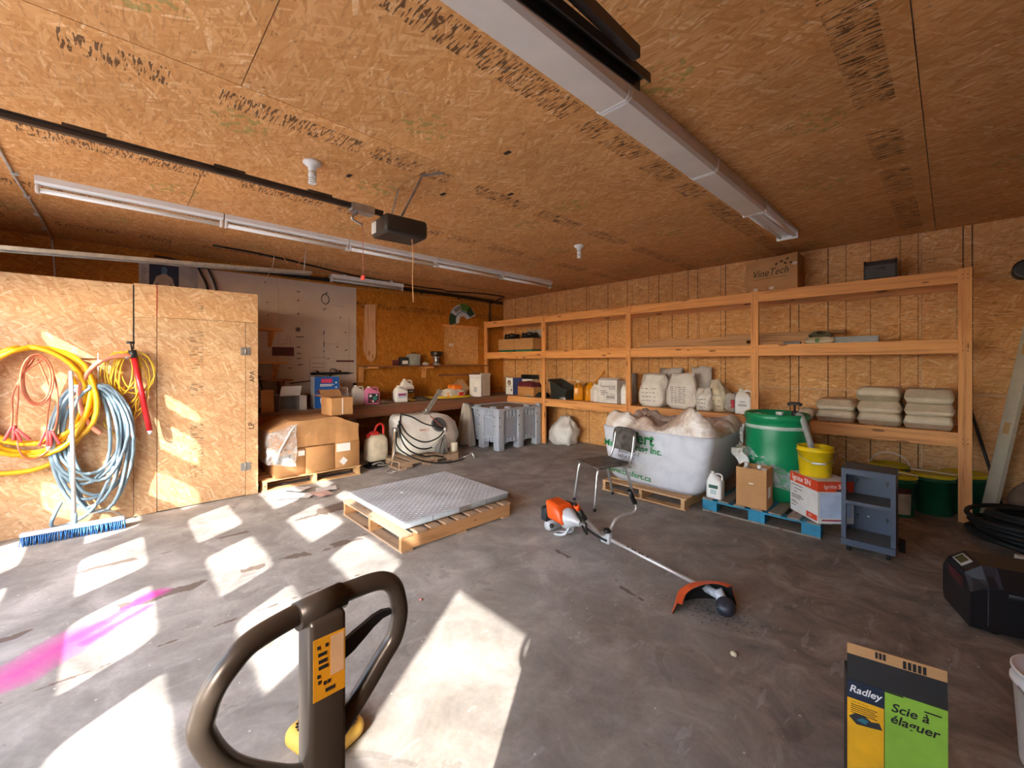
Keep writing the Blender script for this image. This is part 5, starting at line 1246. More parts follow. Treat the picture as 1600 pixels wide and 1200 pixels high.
# grey pallet box
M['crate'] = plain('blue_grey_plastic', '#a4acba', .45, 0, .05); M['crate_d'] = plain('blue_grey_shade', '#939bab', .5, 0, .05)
X0, X1, Y0, Y1 = -6.325, -5.36, 4.77, 5.855
t = thing('pallet_box', 'big blue grey plastic pallet box in the corner in front of the bench', 'crate', ((X0+X1)/2, (Y0+Y1)/2, 0))
O = ((X0+X1)/2, (Y0+Y1)/2, 0)
mb = MB().box(X0+.03,X1-.03,Y0+.03,Y0+.045,.13,.69).box(X0+.03,X1-.03,Y1-.045,Y1-.03,.13,.69).box(X0+.03,X0+.045,Y0+.045,Y1-.045,.13,.69).box(X1-.045,X1-.03,Y0+.045,Y1-.045,.13,.69).box(X0+.045,X1-.045,Y0+.045,Y1-.045,.13,.15)
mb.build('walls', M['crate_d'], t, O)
MB().box(X0-.005,X1+.005,Y0-.005,Y0+.05,.69,.73).box(X0-.005,X1+.005,Y1-.05,Y1+.005,.69,.73).box(X0-.005,X0+.05,Y0+.05,Y1-.05,.69,.73).box(X1-.05,X1+.005,Y0+.05,Y1-.05,.69,.73).build('rim', M['crate'], t, O)
MB().box(X0+.05,X1-.05,Y0+.05,Y1-.05,.70,.715).build('lid', plain('dusty_lid', '#8b8680', .7), t, O)
for x, y in ((X0+.04,Y0+.03),(X0+.35,Y0+.03),(X1-.18,Y0+.03),(X1-.04,Y0+.25),(X1-.04,Y1-.35),(X1-.04,Y1-.05)):
    MB().bbox(x-.055,x+.055,y-.035,y+.035,.715,.765,.008).build('rim_lug', M['crate'], t, O)
for (ax, fx, span) in (('y', X1, (Y0, Y1)), ('x', Y0, (X0, X1))):
    a, b = span; m = (a+b)/2
    for c in (a+.07, m, b-.07):
        if ax == 'y': mb = MB().bbox(fx-.03, fx, c-.07, c+.07, .012, .69, .008)
        else: mb = MB().bbox(c-.071, c+.071, fx-.001, fx+.031, .011, .689, .008)
        p = mb.build('corner_post', M['crate'], t, O)
        h = MB()
        for z in (.58, .42):
            for d in (-.045,):
                if ax == 'y': h.cyl((fx-.002,c+d,z),(fx+.003,c+d,z),.012,seg=8)
                else: h.cyl((c+d,fx+.002,z),(c+d,fx-.003,z),.012,seg=8)
        h.build('bolt_holes', M['black'], p, O)['kind'] = 'stuff'
    for lo, hi in ((a+.14, m-.07), (m+.07, b-.14)):
        for z0, z1 in ((.14,.21),(.57,.69)):
            n = 4
            for k in range(n+1):
                c = lo+(hi-lo)*k/n
                if ax == 'y': MB().box(fx-.03,fx-.008,c-.008,c+.008,z0,z1).build('rib', M['crate'], t, O)
                else: MB().box(c-.008,c+.008,fx+.008,fx+.03,z0,z1).build('rib', M['crate'], t, O)
            for z in (z0, (z0+z1)/2, z1):
                if ax == 'y': MB().box(fx-.03,fx-.01,lo,hi,z-.006,z+.006).build('rib', M['crate'], t, O)
                else: MB().box(lo,hi,fx+.01,fx+.03,z-.006,z+.006).build('rib', M['crate'], t, O)
for x in (X0+.07, (X0+X1)/2, X1-.07):
    for y in (Y0+.07, (Y0+Y1)/2, Y1-.07): MB().bbox(x-.066,x+.066,y-.066,y+.066,0,.13,.008).build('foot', M['crate'], t, O)
MB().cyl((X0+.07,Y0-.001,.63),(X0+.07,Y0-.004,.63),.03,seg=12).build('yellow_sticker', plain('yellow_sticker', '#d7cf62', .6), t, O)
# plastic sheet hanging from the crate corner
g = MB(); n, m = 22, 12; vs = []
for j in range(m+1):
    for i in range(n+1):
        u, v = i/n, j/m
        w = .18+.34*(v**.8)
        x = -6.16 + (u-.5)*w*1.0 + .05*v
        y = 4.70 - .05*v - .05*math.sin(u*19+v*2)*(.3+v) - .05*math.sin(u*7)
        vs.append((x, y, .765-.74*v + .02*math.sin(u*8)))
g.add(vs, [(j*(n+1)+i, j*(n+1)+i+1, (j+1)*(n+1)+i+1, (j+1)*(n+1)+i) for j in range(m) for i in range(n)], True)
single('plastic_sheet', g, woven('grey_plastic_sheet', '#bdb3a4', 200, .4), 'crumpled grey plastic sheet hanging off the pallet box corner', 'plastic sheet', (-6.16, 4.65, 0))
t = thing('white_bag', 'white plastic bag slumped on the floor under the shelves beside the pallet box', 'bag', (-5.04, 6.16, 0))
crumple(sack_up(.52,.42,.50,61,wr=.05,top=.35), .03, 8, 3).build('bag', woven('white_bag', '#d3d0cc'), t)
# floor scale on its pallet
pallet('weathered pallet carrying the floor scale in the middle of the room', (-3.61, 2.245, 0), 1.19, 1.19, PI/2, (M['old_y'], M['worn_x']), .142, 9, solid=True)
t = thing('floor_scale', 'pale grey floor scale with a tread plate top on the wooden pallet', 'scale', (-3.65, 2.29, .143))
M['scale'] = plain('scale_paint', '#b9c6d2', .4, .1, .06); M['tread'] = plain('tread_plate', '#c2c8d0', .5, .1, .15, 4)
MB().bbox(-.565,.555,-.575,.59,.015,.066,.004,1).build('frame', M['scale'], t)
MB().box(-.57,.56,-.58,.595,.066,.073).build('deck_plate', M['tread'], t)
mb = MB(); n = 36
for i in range(n):
    for j in range(n):
        x, y = -.55+1.09*i/(n-1), -.56+1.135*j/(n-1); s = 1 if (i+j)%2 else -1
        a, b = .011, .003; c, q = (a*.707, b*.707)
        mb.add([(x-c,y-s*c,.0729),(x+q,y-s*q,.0729),(x+c,y+s*c,.0729),(x-q,y+s*q,.0729),(x,y,.0752)], [(0,1,4),(1,2,4),(2,3,4),(3,0,4)])
mb.build('tread_bars', M['tread'], t, None, False)['kind'] = 'stuff'
for x in (-.48,.47):
    for y in (-.49,.5): MB().cyl((x,y,0),(x,y,.02),.035,seg=12).build('foot', M['black'], t)
MB().box(.5551,.557,-.02,.12,.02,.06).build('cable_plate', M['steel'], t)
for y in (-.3,.3): MB().box(.5551,.5565,y-.002,y+.002,.016,.066).build('seam', M['dark_steel'], t)
MB().bbox(-.19,-.15,-.21,-.19,.0755,.079,.003).build('white_scrap', M['white'], t)
# chair
t = thing('stacking_chair', 'chrome legged stacking chair with scuffed dark seat and back beside the big bag', 'chair', (-2.62, 3.86, 0), -.347)
M['scuffed'] = plain('scuffed_black', '#57514c', .5, 0, .5, 16)
sm_ = [(-.20,-.235),(.20,-.235),(.215,.1),(.20,.2),(-.20,.2),(-.215,.1)]
seat = MB().bbox(-.20,.20,-.22,.20,.435,.465,.014,2).warp(lambda p: Vector((p.x*(1.05 if p.y < 0 else .97), p.y, p.z - .35*max(0,-p.y-.12)**1.3 - .06*max(0,.15-abs(p.x))*1.0)))
seat.build('seat', M['scuffed'], t)
bk = MB(); rings = []
for z0, w in ((.545,.15),(.56,.178),(.60,.19),(.70,.195),(.76,.185),(.785,.165),(.80,.12)):
    r = []
    for i in range(11):
        u = -1+2*i/10; r.append((u*w, .265+.09*(z0-.5)+.035*(1-u*u), z0))
    for i in range(10,-1,-1):
        u = -1+2*i/10; r.append((u*w, .277+.09*(z0-.5)+.035*(1-u*u), z0))
    rings.append(r)
MB().loft(rings).build('backrest', M['scuffed'], t)
for s in (-1, 1):
    MB().tube([(s*.195,-.245,.012),(s*.175,-.20,.36),(s*.17,-.17,.415),(s*.165,-.10,.432)], .0138, 8, smooth=4).build('front_leg', M['chrome'], t)
    MB().tube([(s*.195,.275,.012),(s*.18,.19,.34),(s*.175,.155,.41),(s*.165,.08,.432)], .0138, 8, smooth=4).build('rear_leg', M['chrome'], t)
    MB().tube([(s*.165,.0,.432),(s*.168,.17,.43),(s*.168,.225,.46),(s*.165,.262,.55),(s*.16,.295,.74)], .0115, 8, smooth=5).build('back_tube', M['chrome'], t)
    for y in (-.245,.275): MB().cyl((s*.196,y,0),(s*.195,y*.995,.03),.016,seg=10).build('foot_cap', M['black'], t)
# bulk bag on its pallet
pallet('pale wooden pallet under the big white bulk bag', (-2.39, 4.80, 0), 1.10, 1.02, PI/2, (M['pine_y'], M['pine_x']), .125, 7, solid=True)
t = thing('bulk_bag', 'big white bulk bag with green printing and an open crumpled liner on its pallet', 'bag', (-2.325, 4.86, .127))
M['bulk'] = woven('bulk_bag_weave', '#d0d3dc', 300, .18)
rings = []
for k in range(13):
    v = k/12; w = 1.06+.28*v + .03*math.sin(PI*v); d = 1.0+.10*min(1, v*1.6); z = .64*v
    if k == 0: w *= .93; d *= .93
    rr_ = rr(.0+.02*v, .0, w, d, .11, z, 5)
    rings.append([(x+.012*noise.noise(Vector((x*3,y*3,z*4))), y+.012*noise.noise(Vector((x*3,y*3,z*4+9))), zz + .015*noise.noise(Vector((x*2,y*2,5)))*v) for x, y, zz in rr_])
bagmb = MB().loft(rings, True, True); bagmb.build('bag', M['bulk'], t)
def liner_mat():
    t = NT('liner_plastic'); co = t.coords()
    f = t.noise(co, 4.0, 3.0, 0.5, 1.0)
    t.bump(t.noise(co, 7.0, 2.0, 0.5, 2.0), .7, .03)
    return t.out(t.ramp(f, [(0.35, hx('#b79f8c')), (0.5, hx('#d6c8bb')), (0.65, hx('#e6e0da'))]), 0.28, 0, 0.5)
def ridge(q): return 1-abs(noise.noise(q))*2
lr = []; NS = 110
for k in range(13):
    v = k/12; r = []
    for i in range(NS):
        a = 2*PI*i/NS; c, q = math.cos(a), math.sin(a); e = (abs(c)**7+abs(q)**7)**(-1/7)
        N = Vector((c*2.4, q*2.4, v*1.6))
        hump = .13*math.exp(-((a-4.0)/.32)**2) + .10*math.exp(-((a-4.55)/.12)**2) + .22*math.exp(-((a-5.35)/.30)**2) + .10*math.exp(-((a-.6)/.5)**2) + .08*math.exp(-((a-2.6)/.5)**2)
        up = math.sin(PI*min(1, v*1.35))**.7
        z = .615 + up*(.02+hump+.045*ridge(N*1.3)+.03*ridge(N*3.1)) + .02*ridge(N*5) - .10*max(0, v-.6)
        s_ = (1.0-.62*v**1.3)*(1+.03*noise.noise(N*2.5)*up)
        r.append((.02+c*e*.675*s_, q*e*.548*s_, z))
    lr.append(r)
MB().loft(lr, False, True).build('liner', liner_mat(), t)
gr = plain('green_print', '#178a4c', .7)
Yf = -.548
def bt(s, size, x, z, mt, **k): return text(s, size, mt, t, face_negY(x, Yf-.02, z, k.pop('tilt', 0)), **k)
bt('biofert', .185, -.16, .545, gr, tilt=-.03, sx=.92, bold=.004); bt('Manufacturing Inc.', .105, -.20, .435, gr, tilt=-.03, sx=.95, bold=.002)
for j, (s_, x, sz) in enumerate((('Blend 6-2-2', -.24, .058), ('165 x 102', -.28, .055), ('1671525', -.29, .055), ('SOluG89', -.30, .05))):
    bt(s_, sz, x, .365-.055*j, M['ink'], tilt=-.05, shear=.2)
bt('www.biofert.ca', .095, -.25, .125, gr, tilt=-.06, bold=.001)
single('stained_bag', crumple(pillow(.55,.5,.16,71).xf(TR(-1.38,5.70,.0)), .03, 7, 3), plain('dirty_bag', '#5b5140', .8), 'dirty flattened bag on the floor behind the blue pallet', 'bag', (-1.38,5.7,0))
# blue pallet and what stands on it
M['blue_wood'] = plain('blue_pallet_paint', '#1f7d9c', .6, 0, .25, 7); M['deck_brown'] = lumber('worn_blue_deck', 'y', '#8a7a6a', '#4f6f78')
pallet('blue painted block pallet under the green barrel', (-1.272, 4.92, 0), 1.0, 1.02, 0, (M['deck_brown'], M['blue_wood']), .138, 7, style='block')
PB = [o for o in COL.objects if o.get('label') == 'blue painted block pallet under the green barrel'][0]
for y in (-.46, 0, .46): MB().box(-.5,.5,y-.05,y+.05,.106,.1215).build('top_rail', M['blue_wood'], PB)
single_jug = jug('white handled jug with a small dark green label on the blue pallet corner', (-1.672, 4.485, .139), .155, .11, .27, M['white'], M['white'], 0, (M['label_white'], (.10,.12), []))
MB().box(-.045,.045,-.0585,-.0566,.105,.14).build('label_band', plain('dark_green_print', '#2d5a4a', .6), single_jug)
mb = MB()
for z in (.09,.08,.07,.06,.05): mb.box(-.03,.03,-.058,-.0566,z-.0025,z+.0025)
mb.build('printed_lines', plain('teal_print2', '#6fa0a0', .7), single_jug)['kind'] = 'stuff'
t = thing('carton_of_jugs', 'open brown carton holding two white jugs on the blue pallet', 'box', (-1.325, 4.54, .139), .04)
carton(t, .26, .24, .375, M['card'], flaps=())
MB().box(.131,.1325,-.06,.03,.10,.20).build('side_label', M['label_white'], t)
MB().box(-.02,.02,-.1215,-.1202,.225,.235).build('tape_scrap', M['label_white'], t)
jug('white jug inside the open brown carton, under its cap', (-1.375, 4.54, .146), .11, .2, .40, M['white'], M['white'], 0, None, 'jugs in the brown carton', 'jug', False)
jug('white jug inside the open brown carton, nearer the barrel', (-1.26, 4.54, .146), .11, .2, .385, M['white'], M['white'], .0, None, 'jugs in the brown carton')
# barrel
M['green'] = plain('barrel_green', '#118a58', .32, 0, .05, 3)
t = thing('plastic_barrel', 'large green plastic barrel with clear film torn round it on the blue pallet', 'barrel', (-1.262, 5.045, .139))
MB().lathe([(0,0),(.26,0),(.275,.02),(.285,.10),(.288,.30),(.292,.42),(.288,.44),(.288,.56),(.285,.75),(.28,.79),(.292,.80),(.298,.825),(.298,.855),(.285,.87),(.272,.868),(.268,.835),(0,.83)], (0,0,0), 44).build('drum', M['green'], t)
mb = MB().lathe([(.288,.715),(.2905,.72),(.2905,.745),(.288,.75)], (0,0,0), 44, caps=False); mb.build('film_band', plain('film_band', '#b7cdbf', .25), t)
for x, y, m in ((-.13,-.17,M['white']),(.0,.12,M['white'])): MB().cyl((x,y,.83),(x,y,.865),.038,seg=16).build('bung', m, t)
MB().cyl((-.065,-.185,.83),(-.065,-.185,.862),.024,seg=14).build('yellow_bung', plain('yellow_bung', '#d9b12a', .4), t)
fr = []
for k in range(23):
    a = PI+.35+(2.15)*k/22; lo = .47-.30*k/22+.03*noise.noise(Vector((k*.6,0,0))); hi = lo+.10-.0*k+.06*noise.noise(Vector((k*.5,4,0)))
    fr.append([( (.2905+.006*noise.noise(Vector((k*.9,j,2))))*math.cos(a), (.2905+.006*noise.noise(Vector((k*.9,j,2))))*math.sin(a), lo+(hi-lo)*j/4) for j in range(5)])
mb = MB(); mb.add([p for r in fr for p in r], [(k*5+j,(k+1)*5+j,(k+1)*5+j+1,k*5+j+1) for k in range(22) for j in range(4)], True)
mb.build('torn_film', M['film'], t, None, False)
mb = MB()
fr2 = [[((.293)*math.cos(a), .293*math.sin(a), z+.03*math.sin(a*3)) for z in (.13,.18,.23,.27)] for a in [PI+.9+1.5*k/14 for k in range(15)]]
mb.add([p for r in fr2 for p in r], [(k*4+j,(k+1)*4+j,(k+1)*4+j+1,k*4+j+1) for k in range(14) for j in range(3)], True); mb.build('lower_film', M['film'], t, None, False)
crumple(gbox(-.31,-.20,-.31,-.19,.36,.50,(8,8,8)).warp(lambda p: Vector((p.x+.25*(p.z-.42)*-1, p.y, p.z))), .05, 11, 5).build('film_bundle', plain('film_bundle', '#d2cec6', .3, 0, .1), t)
MB().tube([(-.285,-.08,.73),(-.31,-.1,.65),(-.30,-.12,.55),(-.33,-.12,.46)], .02, 7, smooth=4).build('film_twist', M['film'], t)
t = thing('drum_pump', 'black T handled hand pump on the barrel with a grey spout pipe into the bucket', 'pump', (-1.06, 5.0, .97))
O = (-1.06, 5.0, .97)
MB().cyl((-1.09,5.0,.972),(-1.09,5.0,1.04),.03,seg=14).cyl((-1.09,5.0,1.04),(-1.09,5.0,1.10),.01,seg=8).build('pump_body', M['black'], t, O)
MB().tube([(-1.15,5.0,1.10),(-1.13,5.0,1.115),(-1.05,5.0,1.115),(-1.03,5.0,1.10)], .016, 8).build('handle', M['black'], t, O)
MB().tube([(-1.07,5.0,1.0),(-1.04,4.97,1.005),(-1.0,4.9,.97),(-.95,4.80,.87),(-.90,4.71,.76),(-.885,4.68,.72)], .027, 10, smooth=5).build('spout_pipe', plain('grey_pipe', '#a5a7a4', .4), t, O)
# ignite box with the yellow bucket
t = thing('herbicide_carton', 'white and red carton with printed sides on the blue pallet under the yellow bucket', 'box', (-.82, 4.645, .139), -.80)
BW, BD, BH = .30, .36, .365
# local faces: -y towards the camera's right, -x towards its left
MB().box(-.18,.20,-.15,.15,0,BH).xf(Matrix.Rotation(0,4,'Z')).build('carton', M['card_white'], t)
org = plain('orange_red_print', '#d8451f', .6)
MB().box(-.1805,.2005,-.1515,-.1503,BH-.09,BH).build('red_band', org, t); MB().box(.2003,.2015,-.1505,.1505,BH-.09,BH).build('red_band', org, t)
MB().box(.05,.19,-.1515,-.1503,.015,.065).build('red_block', org, t)
MB().box(.2003,.2015,-.135,.135,.05,BH-.10).build('pale_panel', plain('pale_blue_panel', '#b9c3d8', .7), t)
text('Ignite SN', .07, M['white_ink'], t, face_negY(-.02,-.152,BH-.045), bold=.001)
text('Ignite SN', .05, M['white_ink'], t, face_posX(.202,-.01,BH-.045))
MB().box(.2015,.2025,-.0,.10,BH-.088,BH-.068).build('dark_tab', M['label_dark'], t)
text('SN', .03, M['white_ink'], t, face_negY(.10,-.152,.04))
mb = MB()
for z, x0, w in ((.25,-.16,.16),(.22,-.12,.11),(.19,-.13,.05),(.16,-.16,.14),(.145,-.16,.17),(.13,-.16,.12),(.1,-.16,.07),(.085,-.16,.09),(.06,-.16,.06)): mb.box(x0,x0+w,-.1515,-.1503,z-.004,z+.004)
mb.build('printed_lines', plain('grey_print2', '#77716e', .7), t)['kind'] = 'stuff'
mb = MB().box(.2003,.2018,-.12,.05,.022,.034); mb.build('printed_foot', M['label_red'], t)
def bucket(name, label, loc, rb, rt, h, mat, rz=0, lid=None, group=None, bail='front', fill=None):
    t = thing(name, label, 'bucket', loc, rz, group)
    MB().lathe([(0,0),(rb,0),(rb*1.01,.008),(rt*.985,h*.84),(rt*1.045,h*.845),(rt*1.045,h*.875),(rt*1.0,h*.88),(rt*1.0,h*.97),(rt*1.03,h*.975),(rt*1.03,h),(rt*.96,h),(rt*.945,h*.8),(rb*.95,.02),(0,.02)], (0,0,0), 36).build('pail', mat, t)
    if lid: MB().lathe([(0,h*.985),(rt*.9,h*.985),(rt*.93,h*1.015),(rt*1.07,h*1.02),(rt*1.08,h*.94),(rt*1.05,h*.93),(rt*1.035,h*.955)], (0,0,0), 36).build('lid', lid, t)
    z = h*.86
    if bail == 'front':
        pts = [(-rt*1.06,0,z)] + [(-rt*1.05*math.cos(a), -rt*1.12*math.sin(a)**.6, z-h*.36*math.sin(a)) for a in [PI*k/10 for k in range(1,10)]] + [(rt*1.06,0,z)]
        MB().tube(pts, .003, 6).build('bail', M['steel'], t)
        MB().cyl((-.05,-rt*1.12,z-h*.36),(.05,-rt*1.12,z-h*.36),.010,seg=8).build('bail_grip', M['white'], t)
    elif bail == 'up':
        pts = [(rt*1.08*math.cos(a), .02, h*.95+rt*.95*math.sin(a)) for a in [PI*k/12 for k in range(13)]]
        MB().tube(pts, .005, 6).build('bail', M['milk'], t)
    elif bail == 'lying':
        pts = [(rt*1.10*math.cos(a), -rt*.55*math.sin(a), h*1.03+.02*math.sin(a)) for a in [PI*k/12 for k in range(13)]]
        MB().tube(pts, .006, 6).build('bail', M['milk'], t)
    if fill: MB().lathe([(0,h*.7),(rt*.93,h*.7)], (0,0,0), 24, caps=False).build('contents', fill, t)
    return t
bucket('yellow_bucket', 'open bright yellow bucket on the white and red carton', (-.855, 4.645, .139+BH), .118, .138, .265, plain('bucket_yellow', '#e0bd12', .35, 0, .04), .35)
# shop cart
M['cart'] = plain('slate_cart_paint', '#454d5d', .45, .2, .1); M['cart_d'] = plain('slate_cart_dark', '#3d4656', .5, .2, .1)
t = thing('shelf_cart', 'small slate blue metal shelf cart on casters beside the red and white carton', 'cart', (-.455, 4.47, .0), .02)
w, d = .165, .15
for s in (-1, 1):
    MB().box(s*w-.003*s-.003, s*w-.003*s+.003, -d, d, .055, .66).build('side_panel', M['cart'], t)
    MB().box(s*(w-.022)-.022, s*(w-.022)+.022, -d-.004, -d, .06, .66).build('front_flange', M['cart'], t) if False else MB().box(min(s*w,s*(w-.03)), max(s*w,s*(w-.03)), -d-.005, -d, .06, .66).build('front_flange', M['cart'], t)
MB().box(-w+.006,w-.006,d-.006,d,.055,.66).build('back_panel', M['cart'], t)
MB().box(-w-.002,w+.002,-d-.006,d+.002,.66,.672).build('top_edge', M['cart_d'], t)
MB().box(-w+.03,w-.03,-d-.004,-d,.625,.66).build('front_rail', M['cart'], t)
MB().box(-w+.006,w-.006,-d,d-.006,.40,.412).build('shelf', plain('dusty_shelf', '#6b635c', .7), t); MB().box(-w+.006,w-.006,-d-.006,-d,.385,.412).build('shelf_lip', M['cart'], t)
MB().box(-w+.006,w-.006,-d,d-.006,.095,.105).build('shelf', plain('dusty_shelf2', '#6b635c', .7), t); MB().box(-w,w,-d-.03,-d,.055,.105).build('bottom_lip', M['cart'], t)
mb = MB()
for x, z in ((-.09,.53),(.10,.53),(-.09,.23),(.10,.23)): mb.cyl((x,d-.0065,z),(x,d-.0075,z),.011,seg=10); mb.box(x-.004,x+.004,d-.0078,d-.0065,z-.03,z)
mb.build('keyholes', M['black'], t)['kind'] = 'stuff'
MB().cyl((-.02,d-.0065,.23),(-.02,d-.009,.23),.008,seg=10).build('white_clip', M['white'], t)
for x, y in ((-.12,-.13),(.12,-.13)):
    c = MB().cyl((x-.012,y,.028),(x+.012,y,.028),.028,seg=16).build('caster', M['black_soft'], t)
    MB().box(x-.017,x+.017,y-.012,y+.012,.03,.055).build('caster_fork', M['dark_steel'], c)
for x in (-.155, .19): MB().cyl((x-.018,.12,.055),(x+.018,.12,.055),.055,seg=20).build('rear_wheel', M['black_soft'], t)
MB().cyl((-.17,.12,.055),(.205,.12,.055),.008,seg=8).build('axle', M['dark_steel'], t)
# green buckets under the shelf
M['dkgreen'] = plain('bucket_green', '#0f5a3d', .4, 0, .06); M['lidy'] = plain('lid_yellow', '#cdb61c', .4, 0, .05)
for x, y, lab, bl_ in ((-.385,5.76,'green bucket with a yellow lid and paper label behind the cart','lying'), (-.12,6.06,'green bucket with yellow lid against the end post','lying'), (-.47,6.26,'green bucket with yellow lid and raised handle at the wall','up'), (-.06,6.385,'green bucket with yellow lid hidden behind the one at the post','none')):
    if bl_ == 'none': x, y = .10, 6.315
    b = bucket('lidded_bucket', lab, (x, y, 0), .14, .155, .40, M['dkgreen'], -.1, M['lidy'], 'green buckets under the shelf', bl_)
    if 'paper label' in lab:
        mb = MB(); n = 8; f = []
        def lab_patch(a0, a1, z0, z1, r): 
            q = MB(); q.add([( (r+.014*z/.4)*math.cos(a0+(a1-a0)*k/n), (r+.014*z/.4)*math.sin(a0+(a1-a0)*k/n), z) for z in (z0,z1) for k in range(n+1)], [(k,k+1,n+2+k,n+1+k) for k in range(n)], True); return q
        lab_patch(-1.9,-.55,.03,.29,.1432).build('paper_label', plain('label_tan', '#b3a48c', .7), b, None, False)
        lab_patch(-1.9,-.55,.235,.29,.1440).build('label_band', plain('label_maroon', '#4b1f1c', .7), b, None, False)
# ------------------------------------------------------------------ right corner and foreground
t = thing('leaning_plank', 'long pale plank leaning against the wall beside the end of the shelves', 'plank', (.28, 6.2, .0))
o = MB().box(-.055,.055,-.02,.02,0,2.25)
a, b = Vector((.245,6.12,.02)), Vector((.60,6.42,2.25)); d = (b-a).normalized()
R = Matrix.Translation(a-Vector((.28,6.2,0))) @ d.to_track_quat('Z','Y').to_matrix().to_4x4()
M['pale_plank'] = lumber('pale_plank', 'z', '#c9bfa9', '#ab9c83', False)
MB().box(-.06,.06,-.018,.018,0,2.25).xf(R).build('plank', plain('whitewashed_plank', '#c2b79f', .6, 0, .1, 6), t)
for z in (.84, 1.62): MB().box(-.03,.025,-.0195,-.0180,z,z+.11).xf(R @ Matrix.Rotation(0,4,'Z')).build('tape_patch', plain('tan_tape', '#b9925a', .5), t)
for z in (.84, 1.62): MB().box(-.03,.025,.0180,.0195,z,z+.11).xf(R).build('tape_patch', plain('tan_tape', '#b9925a', .5), t)
single('black_pole', MB().cyl((.12,6.47,1.16),(.37,6.32,.02),.014,seg=8), M['black'], 'thin black pole leaning behind the pale plank', 'pole', (.3,6.3,0))
rnd = random.Random(5); P = []
for k in range(13):
    R_ = .34+rnd.uniform(-.05,.10); z = .025+.018*k+rnd.uniform(-.004,.004); ox, oy = rnd.uniform(-.04,.04), rnd.uniform(-.04,.04)
    for i in range(18):
        a = 2*PI*i/18; P.append((.585+ox+R_*math.cos(a)*1.12, 5.54+oy+R_*math.sin(a), z+.018*i/18+.012*math.sin(a*2+k)))
single('hose_coil', MB().tube(P, .019, 7, smooth=2), M['black_soft'], 'big coil of black hose heaped on the floor by the leaning plank', 'hose', (.585,5.54,0))
single('pale_stick', MB().bbox(.34,.62,5.03,5.075,.0,.05,.012), plain('pale_stick', '#b5a28c', .6), 'short pale wooden stick on the floor in front of the black hose coil', 'stick', (.4,5.05,0))
t = thing('brown_sack', 'slumped dark brown sack behind the black hose coil', 'sack', (.63, 6.13, 0))
crumple(sack_up(.42,.36,.46,77,wr=.05,top=.6), .03, 7, 2).build('sack', plain('brown_burlap', '#6e5a49', .9, 0, .2), t)
t = thing('grey_bin', 'dull grey bin standing behind the brown sack at the right edge', 'bin', (.72, 6.34, 0))
MB().loft([rr(0,0,.34,.26,.04,0),rr(0,0,.40,.30,.05,.66),rr(0,0,.43,.33,.05,.665),rr(0,0,.43,.33,.05,.70),rr(0,0,.38,.28,.05,.70),rr(0,0,.36,.26,.05,.5)]).build('body', plain('weathered_grey', '#8d8f8a', .7, 0, .3, 6), t)
MB().box(-.15,.15,-.176,-.168,.66,.70).build('rim_band', M['black'], t)
# black power station
t = thing('power_station', 'black portable power station with chamfered corners and small display', 'power station', (.318, 3.80, 0), .31)
M['psu'] = plain('power_station_black', '#17171a', .4, 0, .1)
L2, D2, H2 = .31, .185, .36
def octo(w, h, c): return [(-w+c*.2,0),(w-c*.2,0),(w,c*.25),(w,h-c),(w-c,h),(-w+c,h),(-w,h-c),(-w,c*.25)]
rings = []
for x, ins, hh in ((-L2,.075,.0),(-L2+.075,.0,0),(L2-.075,.0,0),(L2,.075,0)):
    o = [(-D2+ins*.3,.02),(D2-ins*.3,.02),(D2,.06),(D2,H2-.09-ins*.6),(D2-.07,H2-ins*.75),(-D2+.07,H2-ins*.75),(-D2,H2-.09-ins*.6),(-D2,.06)]
    rings.append([(x, y, z) for y, z in o])
MB().loft(rings, True, True, False).build('case', M['psu'], t)
for x in (-.2,.2):
    for y in (-.13,.13): MB().cyl((x,y,0),(x,y,.022),.025,seg=12).build('foot', M['black_soft'], t)
gd = plain('grey_corner_guard', '#2c2c33', .45)
for y in (-1,):
    MB().add([(-L2+.074,y*(D2+.002),H2-.10),(-L2+.13,y*(D2+.002),H2-.09),(-L2+.13,y*(D2-.067),H2+.002),(-L2+.068,y*(D2-.067),H2+.002),(-L2-.002,y*(D2-.07),H2-.054),(-L2-.002,y*(D2+.0),H2-.135)], [(0,1,2,3),(0,3,4,5)]).build('corner_guard', gd, t, None, False)
    MB().add([(-L2+.073,y*(D2+.0015),H2-.09),(-L2-.0015,y*(D2-.0),H2-.135),(-L2-.0015,y*(D2-.02),.05),(-L2+.073,y*(D2+.0015),.05)], [(0,1,2,3)]).build('edge_guard', gd, t, None, False)
sl = Matrix.Translation((-L2+.036, .02, H2-.026)) @ Matrix.Rotation(-math.atan2(.056,.075),4,'Y')
MB().bbox(-.032,.03,-.062,.062,-.002,.003,.002,1).xf(sl).build('display_bezel', plain('silver_bezel', '#a8a8a0', .4), t)
MB().box(-.024,.02,-.04,.045,.0031,.0045).xf(sl).build('display', plain('olive_screen', '#4c4a20', .2), t)
MB().box(-L2-.003,-L2-.001,-.12,.11,.20,.275).build('vent_recess', M['black'], t)
mb = MB()
for k in range(4): mb.box(-L2-.005,-L2-.003,-.10,.09,.212+.016*k,.220+.016*k)
mb.build('red_vent', plain('dark_red_vent', '#5e2325', .5), t)['kind'] = 'stuff'
MB().box(.05,.19,-D2-.002,-D2+.001,.07,.13).build('rating_label', plain('pale_blue_label', '#9fabc4', .6), t)
mb = MB()
for z in (.085,.098,.111): mb.box(.06,.18,-D2-.003,-D2-.002,z,z+.005)
mb.build('printed_lines', M['ink'], t)['kind'] = 'stuff'
MB().bbox(-.16,.05,-D2-.004,-D2+.002,.22,.25,.002,1).build('side_grip', M['black'], t)
